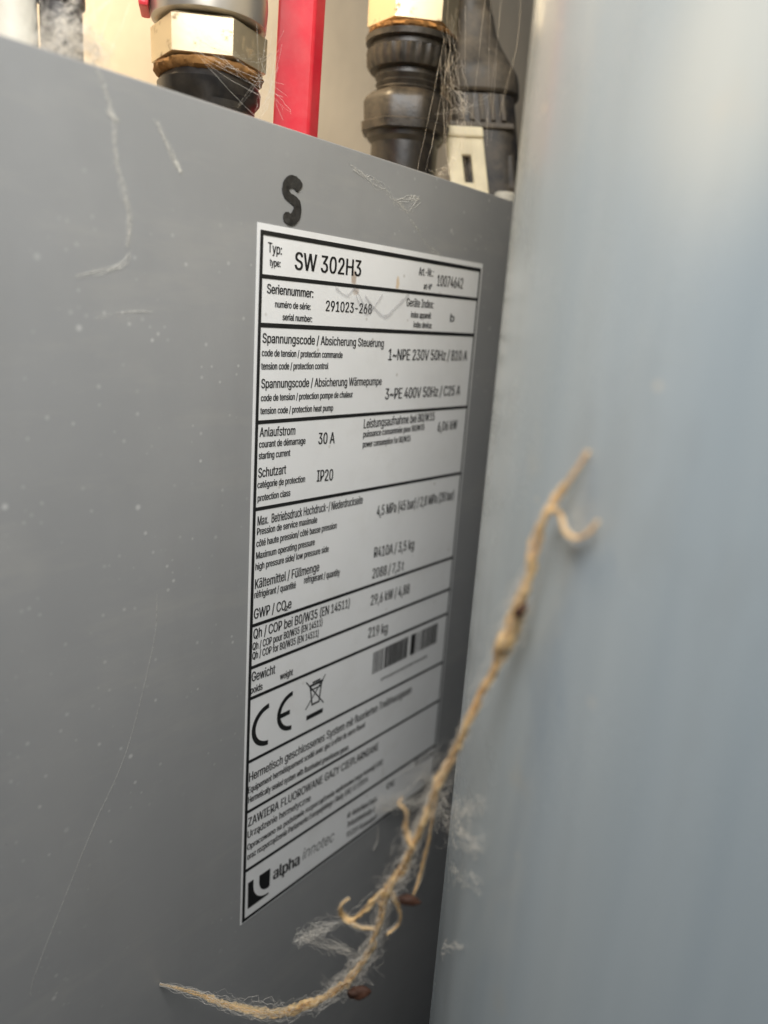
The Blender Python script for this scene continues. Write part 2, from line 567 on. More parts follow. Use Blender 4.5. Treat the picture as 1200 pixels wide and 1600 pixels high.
ROWS = [
    ('Typ:', 3.6, 6.6, 8.3, 6.8, 2.3),
    ('type:', 4.3, 9.8, 8.0, 9.8, 1.7),
    ('SW 302H3', 13.2, 9.9, 39.6, 9.5, 4.2),
    ('Art.-Nr.:', 67.6, 6.9, 75.5, 6.7, 2.4),
    ('art-N°', 70.8, 10.8, 75.2, 10.9, 1.8),
    ('10074642', 78.0, 9.3, 93.3, 9.2, 3.3),
    ('Seriennummer:', 3.7, 16.5, 20.4, 16.6, 2.2),
    ('numéro de série:', 6.6, 19.8, 19.6, 19.8, 1.6),
    ('serial number:', 9.4, 22.9, 20.4, 23.0, 1.6),
    ('291023-268', 25.7, 19.8, 45.5, 19.7, 2.7),
    ('Geräte Index:', 62.4, 16.6, 77.0, 16.5, 2.4),
    ('index appareil:', 65.1, 19.9, 76.2, 19.8, 1.8),
    ('index device:', 66.9, 22.9, 76.9, 22.9, 1.8),
    ('b', 87.5, 20.3, 89.8, 20.3, 2.5),
    ('Spannungscode / Absicherung Steuerung', 2.6, 28.8, 52.3, 29.3, 2.3),
    ('code de tension / protection commande', 2.5, 32.2, 33.6, 32.6, 1.7),
    ('tension code / protection control', 2.4, 35.6, 27.8, 35.7, 1.7),
    ('1~NPE 230V 50Hz / B10 A', 55.1, 33.2, 100.2, 33.3, 3.3),
    ('Spannungscode / Absicherung Wärmepumpe', 2.6, 40.4, 52.5, 40.8, 2.3),
    ('code de tension / protection pompe de chaleur', 2.6, 43.8, 39.1, 44.1, 1.7),
    ('tension code / protection heat pump', 2.5, 47.2, 30.7, 47.7, 1.7),
    ('3~PE 400V 50Hz / C25 A', 54.8, 45.4, 97.7, 45.5, 3.3),
    ('Anlaufstrom', 2.5, 53.2, 15.6, 53.6, 2.4),
    ('courant de démarrage', 2.4, 56.1, 19.8, 56.5, 1.8),
    ('starting current', 2.4, 59.2, 14.0, 59.4, 1.8),
    ('30 A', 25.2, 57.1, 32.1, 57.4, 3.2),
    ('Leistungsaufnahme bei B0/W35', 45.2, 53.9, 83.0, 53.7, 2.7),
    ('puissance consommée pour B0/W35', 45.2, 56.7, 77.4, 56.6, 1.9),
    ('power consumption for B0/W35', 45.3, 59.9, 69.9, 59.9, 1.9),
    ('6,06 kW', 85.6, 57.8, 97.8, 57.7, 3.2),
    ('Schutzart', 2.4, 64.2, 12.6, 64.3, 2.5),
    ('IP20', 25.3, 68.2, 32.2, 68.6, 3.3),
    ('catégorie de protection', 2.2, 67.1, 20.3, 67.6, 1.8),
    ('protection class', 2.4, 70.8, 14.6, 70.9, 1.8),
    ('Max.  Betriebsdruck Hochdruck-/ Niederdruckseite', 2.6, 77.6, 46.9, 78.0, 2.5),
    ('Pression de service maximale', 2.5, 80.3, 26.2, 80.8, 1.9),
    ('côté haute pression/ côté basse pression', 2.4, 83.7, 35.1, 84.1, 1.9),
    ('Maximum operating pressure', 2.4, 87.2, 25.6, 87.6, 1.9),
    ('high pressure side/ low pressure side', 2.3, 90.4, 32.0, 91.0, 1.9),
    ('4,5 MPa (45 bar) / 2,8 MPa (28 bar)', 54.6, 83.5, 100.0, 84.3, 3.4),
    ('Kältemittel / Füllmenge', 2.3, 95.9, 28.1, 96.4, 2.7),
    ('réfrigérant / quantité', 2.2, 98.7, 18.3, 99.5, 2.0),
    ('refrigerant / quantity', 21.8, 99.0, 37.8, 100.0, 2.1),
    ('R410A / 3,5 kg', 54.6, 97.8, 77.0, 99.1, 3.5),
    ('GWP / CO_e', 2.2, 104.9, 16.8, 105.4, 2.9),
    ('2', 14.1, 105.7, 15.4, 105.8, 1.4),
    ('2088 / 7,3 t', 54.5, 105.1, 71.7, 105.9, 3.4),
    ('Qh / COP bei B0/W35 (EN 14511)', 2.2, 111.0, 43.5, 112.3, 2.9),
    ('29,6 kW / 4,88', 54.6, 114.7, 76.3, 115.7, 3.5),
    ('219 kg', 54.4, 126.5, 65.0, 127.5, 3.6),
    ('Qh / COP pour B0/W35 (EN 14511)', 2.0, 114.4, 30.8, 115.0, 2.2),
    ('Qh / COP for B0/W35 (EN 14511)', 2.0, 117.3, 29.3, 118.2, 2.2),
    ('Gewicht', 2.0, 124.2, 11.1, 124.7, 2.9),
    ('poids', 1.7, 127.9, 6.2, 128.1, 2.1),
    ('weight', 13.3, 127.6, 18.6, 127.8, 2.1),
    ('291023268100746420', 63.3, 145.8, 91.5, 145.8, 1.0),
    ('Hermetisch geschlossenes System mit fluorierten Treibhausgasen', 2.0, 157.0, 83.0, 157.6, 2.9),
    ('Equipement hermétiquement scellé avec gaz à effet de serre fluoré', 1.8, 160.9, 56.0, 161.0, 2.1),
    ('Hermetically sealed system with fluorinated greenhouse gases', 1.9, 164.3, 47.5, 166.3, 2.1),
    ('ZAWIERA FLUOROWANE GAZY CIEPLARNIANE', 2.1, 172.6, 64.8, 174.0, 2.9),
    ('Urządzenie hermetyczne', 2.0, 176.6, 29.4, 177.4, 2.4),
    ('Opracowano na podstawie rozporządzenia wykonawczego komisji (UE)', 2.0, 180.9, 68.1, 181.4, 2.0),
    ('oraz rozporządzenia Parlamentu Europejskiego i Rady (UE) 517/2014', 2.1, 184.5, 59.8, 184.8, 2.1),
    ('813228', 90.0, 192.4, 102.4, 193.6, 2.5),
    ('DE', 72.2, 194.3, 76.9, 194.7, 2.4),
    ('ait-deutschland GmbH', 49.4, 194.9, 66.1, 196.6, 2.3),
    ('Industriestraße 3', 49.8, 198.9, 65.4, 200.4, 2.3),
    ('95359 Kasendorf', 49.8, 203.3, 66.9, 204.7, 2.3),
    ('alpha', 13.6, 198.7, 25.4, 199.9, 4.3),
    ('innotec', 26.9, 199.2, 42.8, 200.4, 4.2),
]
GLYPHS = {
    '(': (273, "89,207 90,244 94,283 101,324 109,364 119,403 132,441 145,477 160,510 177,539 236,539 219,503 204,466 191,428 179,390 169,351 161,313 156,276 152,241 151,207 152,176 155,145 160,115 167,83 177,50 188,16 202,-19 218,-57 236,-96 177,-96 150,-46 128,4 111,55 99,106 92,156", "8,9,10 8,10,11 7,8,11 7,11,12 6,7,12 6,12,13 5,6,13 5,13,14 4,5,14 4,14,15 3,4,15 3,15,16 2,3,16 2,16,17 1,2,17 1,17,18 0,1,18 0,18,19 34,0,19 34,19,20 34,20,21 33,34,21 33,21,22 33,22,23 32,33,23 32,23,24 31,32,24 31,24,25 31,25,26 30,31,26 30,26,27 29,30,27 29,27,28"),
    ')': (273, "37,-96 56,-56 72,-18 86,18 97,52 106,85 113,116 118,147 121,177 122,207 121,241 117,276 112,313 104,351 94,390 82,428 69,466 54,503 37,539 97,539 113,510 128,477 142,441 154,403 164,364 173,323 179,283 183,244 184,207 182,156 174,104 161,53 144,3 123,-47 97,-96", "17,18,19 17,19,20 17,20,21 16,17,21 16,21,22 15,16,22 15,22,23 14,15,23 14,23,24 13,14,24 13,24,25 12,13,25 12,25,26 11,12,26 11,26,27 10,11,27 10,27,28 9,10,28 8,9,28 8,28,29 7,8,29 7,29,30 6,7,30 5,6,30 5,30,31 4,5,31 4,31,32 3,4,32 2,3,32 2,32,33 1,2,33 1,33,34 0,1,34"),
    ',': (188, "38,-119 68,71 137,71 84,-119", "0,1,2 0,2,3"),
    '-': (453, "337,244 337,188 114,188 114,244", "2,3,0 2,0,1"),
    '.': (188, "95,-4 83,-3 73,1 63,9 55,18 51,29 50,41 51,53 55,64 63,73 73,81 83,85 95,87 107,85 118,81 128,73 135,64 140,53 141,41 140,29 135,18 128,9 118,1 107,-3", "11,12,13 10,11,13 10,13,14 9,10,14 9,14,15 8,9,15 8,15,16 7,8,16 7,16,17 7,17,18 6,7,18 5,6,18 5,18,19 4,5,19 4,19,20 4,20,21 3,4,21 2,3,21 2,21,22 1,2,22 1,22,23 0,1,23"),
    '/': (249, "235,533 71,-76 14,-76 178,533", "2,3,0 2,0,1"),
    '0': (453, "227,-7 191,-3 158,7 130,24 105,48 85,77 69,113 57,155 50,202 48,254 50,306 57,353 69,395 85,431 106,461 130,484 159,502 191,512 227,516 262,512 295,502 323,484 348,461 368,431 384,395 396,353 403,306 405,254 403,202 396,155 384,113 368,77 348,48 323,24 295,7 263,-3 227,50 250,52 271,60 290,74 306,92 320,116 330,144 338,176 342,213 344,254 342,295 338,332 330,365 320,393 306,416 290,435 271,449 250,457 227,460 203,457 182,449 163,435 147,416 134,393 123,365 115,332 111,295 109,254 111,213 115,176 123,144 134,116 147,92 163,74 182,60 203,52", "17,18,19 16,17,19 16,19,20 15,16,20 15,20,21 14,15,21 14,21,22 13,14,55 55,14,54 54,14,22 54,22,53 53,22,23 13,55,56 52,53,23 13,56,57 51,52,23 13,57,58 50,51,23 12,13,58 50,23,24 12,58,59 49,50,24 11,12,59 49,24,25 11,59,60 48,49,25 11,60,61 47,48,25 10,11,61 47,25,26 10,61,62 46,47,26 9,10,62 46,26,27 9,62,63 45,46,27 8,9,63 8,63,64 44,45,27 44,27,28 8,64,65 43,44,28 7,8,65 43,28,29 7,65,66 42,43,29 6,7,66 42,29,30 6,66,67 41,42,30 6,67,68 40,41,30 5,6,68 40,30,31 5,68,69 39,40,31 4,5,69 39,31,32 4,69,70 38,39,32 4,70,71 37,38,32 4,71,36 36,37,32 4,36,32 3,4,32 3,32,33 2,3,33 2,33,34 1,2,34 1,34,35 0,1,35"),
    '1': (453, "76,0 76,55 391,55 391,0 276,509 276,0 212,0 212,448 209,448 86,358 86,427 198,509", "0,1,2 0,2,3 10,11,4 10,4,8 8,4,7 7,4,5 10,8,9 6,7,5"),
    '2': (453, "64,0 64,47 234,229 252,248 268,266 282,282 294,298 303,312 311,327 316,341 319,356 320,371 319,389 315,405 308,419 298,431 287,441 273,449 258,455 241,458 224,460 205,458 188,454 172,447 159,438 148,427 139,413 132,398 128,381 127,362 66,362 68,391 75,418 86,442 102,464 121,482 143,496 168,507 196,513 225,516 254,513 281,507 306,497 328,482 346,465 361,445 372,423 379,398 381,372 380,354 377,336 371,318 363,299 351,280 336,259 317,235 294,209 267,180 153,60 153,57 389,57 389,0", "38,39,40 38,40,41 37,38,41 37,41,42 36,37,42 36,42,43 35,36,43 35,43,44 34,35,44 34,44,20 20,44,19 19,44,45 33,34,21 21,34,20 18,19,45 33,21,22 17,18,45 33,22,23 16,17,45 33,23,24 16,45,46 32,33,24 15,16,46 32,24,25 14,15,46 32,25,26 14,46,47 13,14,47 31,32,26 31,26,27 12,13,47 12,47,48 31,27,28 30,31,28 11,12,48 30,28,29 11,48,49 10,11,49 9,10,49 9,49,50 8,9,50 8,50,51 7,8,51 7,51,52 6,7,52 6,52,53 5,6,53 4,5,53 4,53,54 3,4,54 3,54,55 2,3,55 2,55,56 1,2,56 1,56,57 1,57,58 1,58,59 1,59,60 1,60,61 0,1,61"),
    '3': (453, "218,-7 188,-5 159,1 133,10 108,22 88,38 70,57 57,79 48,104 44,132 109,132 112,115 118,100 126,87 137,76 150,66 165,59 182,54 200,51 219,50 239,51 258,55 275,61 291,69 304,80 315,93 323,108 328,125 329,145 328,163 323,180 316,196 306,211 292,223 275,234 254,241 229,246 201,248 157,248 157,299 288,448 288,452 70,452 70,509 372,509 372,461 211,278 211,289 247,290 279,286 308,276 333,262 354,244 371,222 383,198 391,173 393,145 390,116 383,90 370,66 354,45 333,27 309,12 281,2 251,-5", "42,43,44 42,44,45 42,45,41 41,45,40 40,45,46 39,40,47 47,40,46 38,39,47 47,48,49 38,47,49 38,49,50 38,50,51 38,51,37 37,51,52 36,37,52 35,36,52 35,52,53 34,35,53 33,34,53 32,33,53 32,53,54 31,32,54 31,54,55 30,31,55 29,30,55 29,55,56 28,29,56 27,28,56 27,56,57 8,9,10 8,10,11 26,27,57 26,57,58 8,11,12 25,26,58 7,8,12 7,12,13 24,25,58 24,58,59 7,13,14 23,24,59 6,7,14 6,14,15 22,23,59 6,15,16 22,59,60 21,22,60 6,16,17 5,6,17 20,21,60 5,17,18 19,20,60 5,18,19 5,19,60 5,60,61 4,5,61 4,61,62 3,4,62 3,62,63 2,3,63 2,63,64 1,2,64 1,64,0"),
    '4': (453, "40,105 40,158 247,509 311,509 109,166 109,163 413,163 413,105 282,0 282,121 282,146 282,318 343,318 343,0", "1,2,3 1,3,4 1,4,5 1,5,6 1,6,7 0,1,7 10,11,12 10,12,13 9,10,13 8,9,13"),
    '5': (453, "221,-7 192,-5 165,1 140,11 118,25 99,41 83,60 71,82 63,105 60,130 122,130 125,115 130,102 138,89 148,78 160,68 173,60 188,54 204,51 221,50 241,51 259,56 276,64 291,75 304,89 314,104 322,122 326,141 328,162 326,183 321,203 314,221 303,237 290,251 275,262 257,270 238,275 218,277 201,276 184,273 167,268 152,262 139,255 128,246 67,253 96,509 366,509 366,452 151,452 134,301 136,301 148,311 162,318 178,325 194,330 212,333 229,334 252,332 274,328 294,321 313,311 330,299 345,285 358,269 370,251 379,231 386,210 390,187 391,163 388,132 381,102 369,76 352,52 332,32 309,15 282,3 253,-4", "44,45,48 48,45,46 48,46,47 44,48,49 55,56,57 54,55,57 54,57,58 53,54,58 53,58,59 52,53,59 52,59,60 51,52,60 51,60,61 50,51,61 44,49,50 44,50,61 44,61,39 39,61,38 38,61,62 38,62,37 37,62,63 36,37,63 35,36,63 44,39,40 34,35,63 34,63,64 44,40,41 44,41,42 33,34,64 44,42,43 33,64,65 32,33,65 31,32,65 31,65,66 30,31,66 30,66,67 29,30,67 29,67,68 28,29,68 28,68,69 27,28,69 26,27,69 26,69,70 8,9,10 8,10,11 25,26,70 8,11,12 7,8,12 24,25,70 24,70,71 7,12,13 7,13,14 23,24,71 6,7,14 6,14,15 23,71,72 22,23,72 6,15,16 21,22,72 6,16,17 5,6,17 20,21,72 5,17,18 20,72,73 19,20,73 5,18,19 5,19,73 4,5,73 4,73,74 3,4,74 3,74,75 2,3,75 2,75,76 1,2,76 1,76,0"),
    '6': (453, "226,-7 196,-4 168,3 142,15 119,31 100,51 84,74 73,101 66,130 64,162 65,187 71,212 80,239 93,268 112,302 137,340 252,509 322,509 151,261 145,261 151,270 157,279 165,288 174,295 184,302 196,307 208,311 221,313 235,314 265,312 291,305 316,295 337,280 355,262 370,240 380,215 387,187 389,157 387,127 379,98 368,73 352,50 333,30 310,14 284,3 257,-4 226,48 245,50 263,55 279,63 293,73 304,86 314,101 322,119 326,137 327,157 326,178 322,196 314,213 304,228 293,241 279,251 263,259 245,264 226,265 207,264 190,259 174,252 160,241 148,229 138,214 131,197 126,179 125,158 126,138 131,119 138,102 148,86 160,73 174,63 190,55 207,50", "15,16,17 15,17,23 23,17,18 14,15,23 27,28,29 26,27,29 26,29,30 25,26,30 24,25,30 24,30,31 13,14,23 23,24,31 13,23,22 18,23,31 18,31,32 13,22,21 18,32,64 64,32,33 13,21,20 13,20,19 12,13,19 18,64,65 63,64,33 18,65,66 62,63,33 62,33,34 12,19,18 12,18,66 12,66,67 61,62,34 12,67,68 60,61,34 12,68,69 59,60,34 59,34,35 11,12,69 11,69,70 58,59,35 58,35,36 11,70,71 57,58,36 10,11,71 10,71,72 56,57,36 56,36,37 9,10,72 9,72,73 55,56,37 8,9,73 8,73,74 54,55,37 54,37,38 8,74,75 53,54,38 7,8,75 53,38,39 7,75,76 52,53,39 7,76,77 51,52,39 6,7,77 51,39,40 6,77,78 50,51,40 5,6,78 5,78,79 49,50,40 49,40,41 5,79,80 48,49,41 5,80,81 47,48,41 4,5,81 4,81,46 46,47,41 46,41,42 4,46,42 3,4,42 3,42,43 2,3,43 2,43,44 1,2,44 1,44,45 0,1,45"),
    '7': (453, "97,0 323,448 323,452 62,452 62,509 391,509 391,449 165,0", "3,4,5 3,5,2 2,5,6 1,2,6 1,6,7 0,1,7"),
    '8': (453, "226,-7 193,-5 163,1 136,11 111,25 91,42 74,62 62,84 54,109 52,135 53,156 58,176 65,195 75,212 87,228 101,241 117,252 134,260 153,265 153,267 129,276 109,289 93,308 80,330 73,354 70,380 73,405 79,429 90,450 106,469 124,485 146,498 170,508 197,514 226,516 255,514 282,508 306,498 328,485 346,469 361,450 373,429 379,405 382,380 379,354 372,330 359,308 343,289 323,276 300,267 300,265 319,260 335,252 351,241 365,228 377,212 387,195 395,176 399,156 401,135 398,109 391,84 378,62 362,42 341,25 317,11 289,1 259,-5 226,49 248,50 267,54 285,60 300,69 313,79 323,91 331,106 335,121 337,139 335,157 330,173 322,189 312,202 298,213 283,223 265,230 247,234 226,235 206,234 187,230 169,223 154,213 140,202 130,189 122,173 117,157 115,139 117,121 121,106 129,91 139,79 152,69 167,60 185,54 205,50 226,290 244,291 260,294 274,300 287,308 298,318 307,330 314,344 318,359 319,376 318,392 314,407 308,420 299,432 288,442 275,449 260,455 244,459 226,460 208,459 192,455 177,449 164,442 153,432 145,420 138,407 134,392 133,376 134,359 138,344 145,330 154,318 165,308 178,300 193,294 209,291", "33,34,35 32,33,35 32,35,36 31,32,36 31,36,37 30,31,37 30,37,38 29,30,38 29,38,39 28,29,123 123,29,39 123,39,122 122,39,121 121,39,40 28,123,124 120,121,40 28,124,125 119,120,40 27,28,125 119,40,41 27,125,126 118,119,41 117,118,41 27,126,127 116,117,41 27,127,128 26,27,128 116,41,42 26,128,129 115,116,42 26,129,130 114,115,42 25,26,130 114,42,43 25,130,131 113,114,43 24,25,131 113,43,44 24,131,132 112,113,44 24,132,133 111,112,44 111,44,45 23,24,133 23,133,134 110,111,45 23,134,135 109,110,45 109,45,46 22,23,135 22,135,136 108,109,46 22,136,137 107,108,46 107,46,47 21,22,137 21,137,138 106,107,47 21,138,139 105,106,47 21,139,104 104,105,47 21,104,47 21,47,48 20,21,48 20,48,49 19,20,49 18,19,49 18,49,50 17,18,50 17,50,51 16,17,51 16,51,52 16,52,53 15,16,53 14,15,86 86,15,53 86,53,54 14,86,87 85,86,54 84,85,54 14,87,88 83,84,54 14,88,89 13,14,89 83,54,55 13,89,90 82,83,55 13,90,91 81,82,55 12,13,91 81,55,56 12,91,92 80,81,56 11,12,92 80,56,57 11,92,93 79,80,57 79,57,58 10,11,93 10,93,94 78,79,58 10,94,95 77,78,58 77,58,59 9,10,95 9,95,96 76,77,59 8,9,96 76,59,60 8,96,97 75,76,60 75,60,61 7,8,97 7,97,98 74,75,61 7,98,99 73,74,61 6,7,99 73,61,62 6,99,100 72,73,62 6,100,101 71,72,62 5,6,101 71,62,63 5,101,102 70,71,63 69,70,63 5,102,103 68,69,63 5,103,68 5,68,63 5,63,64 4,5,64 4,64,65 3,4,65 2,3,65 2,65,66 1,2,66 1,66,67 0,1,67"),
    '9': (453, "226,516 256,513 285,506 310,494 333,478 352,458 368,434 380,408 387,378 389,347 387,322 382,296 373,270 359,240 340,207 315,168 200,0 130,0 301,248 307,248 302,238 295,229 287,221 278,214 268,207 257,202 245,198 232,195 218,195 188,197 161,203 137,214 116,229 98,247 83,269 72,294 66,321 64,352 66,382 73,411 85,436 101,459 120,479 143,494 168,506 196,513 226,460 207,459 190,454 174,446 160,435 148,423 138,407 131,390 127,372 125,352 127,331 131,313 138,295 148,280 160,268 174,257 190,250 207,245 226,243 245,245 263,249 279,257 293,267 305,280 314,295 322,312 326,330 327,350 326,371 322,390 314,407 305,422 293,435 279,446 263,454 245,459", "45,0,1 44,45,1 44,1,2 43,44,2 43,2,3 42,43,3 42,3,4 41,42,4 41,4,46 46,4,5 41,46,47 81,46,5 40,41,47 40,47,48 80,81,5 80,5,6 40,48,49 79,80,6 40,49,50 78,79,6 39,40,50 39,50,51 77,78,6 77,6,7 39,51,52 76,77,7 38,39,52 76,7,8 38,52,53 75,76,8 38,53,54 74,75,8 37,38,54 74,8,9 37,54,55 73,74,9 36,37,55 36,55,56 72,73,9 72,9,10 36,56,57 71,72,10 71,10,11 35,36,57 35,57,58 70,71,11 70,11,12 35,58,59 69,70,12 34,35,59 34,59,60 68,69,12 68,12,13 33,34,60 33,60,61 67,68,13 33,61,62 66,67,19 19,67,13 33,62,63 65,66,18 18,66,19 65,18,24 24,18,17 20,19,13 32,33,63 32,63,64 64,65,24 32,64,24 20,13,14 21,20,14 22,21,14 31,32,24 23,22,14 30,31,24 24,23,14 30,24,25 17,24,14 17,14,15 29,30,25 29,25,26 29,26,27 28,29,27 17,15,16"),
    ':': (188, "95,-4 83,-3 73,1 63,9 55,18 51,29 50,41 51,53 55,64 63,73 73,81 83,85 95,87 107,85 118,81 128,73 135,64 140,53 141,41 140,29 135,18 128,9 118,1 107,-3 95,271 83,272 73,277 63,284 55,294 51,304 50,316 51,328 55,339 63,349 73,356 83,360 95,362 107,360 118,356 128,349 135,339 140,328 141,316 140,304 135,294 128,284 118,277 107,272", "11,12,13 10,11,13 10,13,14 9,10,14 9,14,15 8,9,15 8,15,16 7,8,16 7,16,17 7,17,18 6,7,18 5,6,18 5,18,19 4,5,19 4,19,20 4,20,21 3,4,21 2,3,21 2,21,22 1,2,22 1,22,23 0,1,23 35,36,37 34,35,37 34,37,38 33,34,38 33,38,39 32,33,39 32,39,40 32,40,41 31,32,41 30,31,41 30,41,42 29,30,42 29,42,43 29,43,44 28,29,44 28,44,45 27,28,45 26,27,45 26,45,46 25,26,46 25,46,47 24,25,47"),
    'A': (480, "16,0 201,509 276,509 463,0 395,0 287,302 280,323 272,346 264,372 255,402 244,438 232,478 245,478 233,437 222,402 213,371 204,345 197,322 191,302 85,0 110,142 110,199 370,199 370,142", "0,1,11 11,1,2 11,2,12 12,2,3 0,11,13 13,11,10 13,12,10 10,12,3 9,10,3 0,13,14 8,9,3 0,14,15 7,8,3 0,15,16 6,7,3 0,16,17 5,6,3 0,17,18 0,18,19 4,5,3 20,21,22 20,22,23"),
    'B': (456, "60,0 60,509 241,509 274,507 304,501 329,491 350,477 367,461 381,442 390,421 396,398 398,374 397,353 393,336 387,320 378,307 368,295 356,286 343,278 329,272 315,267 315,262 331,260 347,254 363,245 378,234 391,220 402,203 411,184 416,161 418,136 416,111 410,88 400,67 386,48 368,31 344,18 317,8 284,2 247,0 125,57 245,57 281,60 309,67 330,80 344,96 353,115 355,137 354,153 350,169 342,184 333,197 320,209 306,218 289,225 269,229 248,231 125,231 125,285 238,285 256,287 273,290 288,296 302,304 314,314 323,326 330,340 335,355 336,372 333,393 326,412 313,429 294,442 270,449 240,452 125,452", "0,1,75 75,1,2 75,2,3 75,3,4 75,4,5 75,5,6 75,6,7 75,7,74 74,7,8 0,75,58 73,74,8 72,73,8 72,8,9 71,72,9 70,71,9 70,9,10 69,70,10 69,10,11 68,69,11 68,11,12 67,68,12 66,67,12 66,12,13 65,66,13 65,13,14 64,65,14 64,14,15 63,64,15 63,15,16 62,63,16 61,62,16 61,16,17 60,61,17 59,60,17 59,17,18 0,58,57 57,58,59 57,59,18 57,18,19 57,19,20 57,20,21 57,21,22 57,22,23 57,23,24 57,24,25 57,25,56 56,25,55 55,25,26 0,57,40 54,55,26 53,54,26 53,26,27 52,53,27 51,52,27 51,27,28 50,51,28 49,50,28 49,28,29 48,49,29 48,29,30 47,48,30 46,47,30 46,30,31 45,46,31 45,31,32 44,45,32 44,32,33 43,44,33 42,43,33 42,33,34 41,42,34 0,40,41 0,41,34 0,34,35 0,35,36 0,36,37 0,37,38 0,38,39"),
    'C': (510, "267,-7 225,-3 186,7 150,25 119,49 92,79 70,115 53,157 44,203 40,254 44,305 53,352 70,393 92,429 119,459 150,484 186,501 225,512 267,516 293,514 317,511 340,504 362,496 383,485 402,471 419,456 435,438 448,418 459,397 467,373 473,348 408,348 404,365 397,380 389,395 380,407 369,418 357,428 344,437 330,444 315,449 300,453 284,455 267,456 237,453 209,445 184,432 161,414 141,391 125,364 113,332 106,295 103,254 106,213 113,177 125,145 141,117 161,94 184,76 210,63 237,56 267,53 284,54 300,56 315,60 330,65 344,72 357,81 369,90 380,102 389,114 397,128 404,144 408,160 473,160 467,135 459,112 448,91 435,71 420,53 402,38 383,24 363,13 341,5 317,-2 293,-6", "17,18,19 17,19,20 16,17,20 16,20,21 16,21,22 15,16,22 15,22,23 15,23,24 14,15,24 14,24,25 13,14,44 44,14,43 43,14,25 42,43,25 42,25,26 41,42,26 13,44,45 40,41,26 39,40,26 13,45,46 38,39,26 38,26,27 37,38,27 13,46,47 12,13,47 36,37,27 35,36,27 35,27,28 12,47,48 34,35,28 34,28,29 33,34,29 11,12,48 11,48,49 32,33,29 32,29,30 31,32,30 11,49,50 10,11,50 10,50,51 9,10,51 9,51,52 8,9,52 8,52,53 8,53,54 7,8,54 7,54,55 72,73,74 72,74,75 6,7,55 6,55,56 71,72,75 71,75,76 70,71,76 6,56,57 5,6,57 69,70,76 69,76,77 68,69,77 5,57,58 68,77,78 67,68,78 66,67,78 4,5,58 4,58,59 65,66,78 65,78,79 64,65,79 4,59,60 63,64,79 62,63,79 4,60,61 61,62,79 61,79,80 4,61,80 3,4,80 3,80,81 2,3,81 2,81,82 2,82,83 1,2,83 1,83,84 1,84,85 0,1,85"),
    'D': (502, "219,0 96,0 96,57 215,57 254,60 288,68 318,81 343,99 363,122 379,149 390,181 397,216 399,255 397,294 390,329 379,361 364,388 344,410 320,428 291,441 258,449 221,452 93,452 93,509 225,509 273,505 315,495 353,478 385,455 412,426 433,391 449,351 458,306 462,255 458,205 449,159 433,119 411,83 384,54 351,31 312,14 268,3 125,509 125,0 60,0 60,509", "22,23,24 22,24,25 22,25,26 22,26,27 22,27,28 22,28,21 21,28,20 20,28,29 19,20,29 18,19,29 17,18,29 17,29,30 16,17,30 16,30,31 15,16,31 14,15,31 14,31,32 13,14,32 13,32,33 12,13,33 11,12,33 11,33,34 10,11,34 10,34,35 9,10,35 9,35,36 8,9,36 7,8,36 7,36,37 6,7,37 6,37,38 5,6,38 4,5,38 3,4,38 1,2,3 1,3,38 1,38,39 1,39,40 1,40,41 1,41,0 44,45,42 44,42,43"),
    'E': (419, "60,0 60,509 372,509 372,452 125,452 125,286 355,286 355,229 125,229 125,57 375,57 375,0", "0,1,4 4,1,2 4,2,3 0,4,5 0,5,8 8,5,6 8,6,7 0,8,9 0,9,10 0,10,11"),
    'F': (410, "60,0 60,509 369,509 369,452 125,452 125,278 346,278 346,221 125,221 125,0", "0,1,4 4,1,2 4,2,3 0,4,5 0,5,8 8,5,6 8,6,7 0,8,9"),
    'G': (520, "269,-7 225,-3 185,7 149,25 118,49 91,79 69,116 53,157 43,203 40,254 43,305 53,352 69,393 91,429 117,459 149,484 184,501 223,512 265,516 291,514 316,510 340,504 363,494 384,483 403,469 421,453 436,436 449,416 460,395 468,373 474,349 408,349 402,365 395,379 387,393 378,406 368,417 356,427 344,436 330,443 315,448 300,453 283,455 265,456 236,453 209,445 183,432 160,414 141,392 125,364 113,332 106,295 103,254 106,213 113,177 125,145 141,117 161,95 184,76 210,63 238,56 269,53 296,55 322,61 345,71 365,85 382,102 396,123 407,147 413,173 415,202 434,199 283,199 283,256 478,256 478,200 475,160 466,124 451,91 431,62 406,38 377,19 344,5 308,-4", "17,18,19 17,19,20 16,17,20 16,20,21 16,21,22 15,16,22 15,22,23 14,15,23 14,23,24 14,24,25 13,14,44 44,14,43 43,14,25 42,43,25 41,42,25 41,25,26 13,44,45 40,41,26 39,40,26 13,45,46 38,39,26 38,26,27 37,38,27 13,46,47 12,13,47 36,37,27 35,36,27 35,27,28 12,47,48 34,35,28 34,28,29 11,12,48 33,34,29 11,48,49 32,33,29 32,29,30 31,32,30 11,49,50 10,11,50 10,50,51 9,10,51 9,51,52 72,73,74 72,74,70 70,74,75 8,9,52 8,52,53 8,53,54 7,8,54 72,70,69 71,70,75 71,75,76 69,72,71 69,71,76 7,54,55 68,69,76 68,76,77 6,7,55 67,68,77 6,55,56 67,77,78 66,67,78 6,56,57 5,6,57 65,66,78 5,57,58 65,78,79 64,65,79 4,5,58 4,58,59 63,64,79 4,59,60 63,79,80 62,63,80 4,60,61 61,62,80 4,61,80 3,4,80 3,80,81 2,3,81 2,81,82 1,2,82 1,82,83 0,1,83"),
    'H': (517, "60,0 60,509 125,509 125,289 392,289 392,509 457,509 457,0 392,0 392,232 125,232 125,0", "0,1,2 0,2,3 4,5,6 4,6,7 0,3,10 10,3,4 10,4,9 9,4,7 0,10,11 8,9,7"),
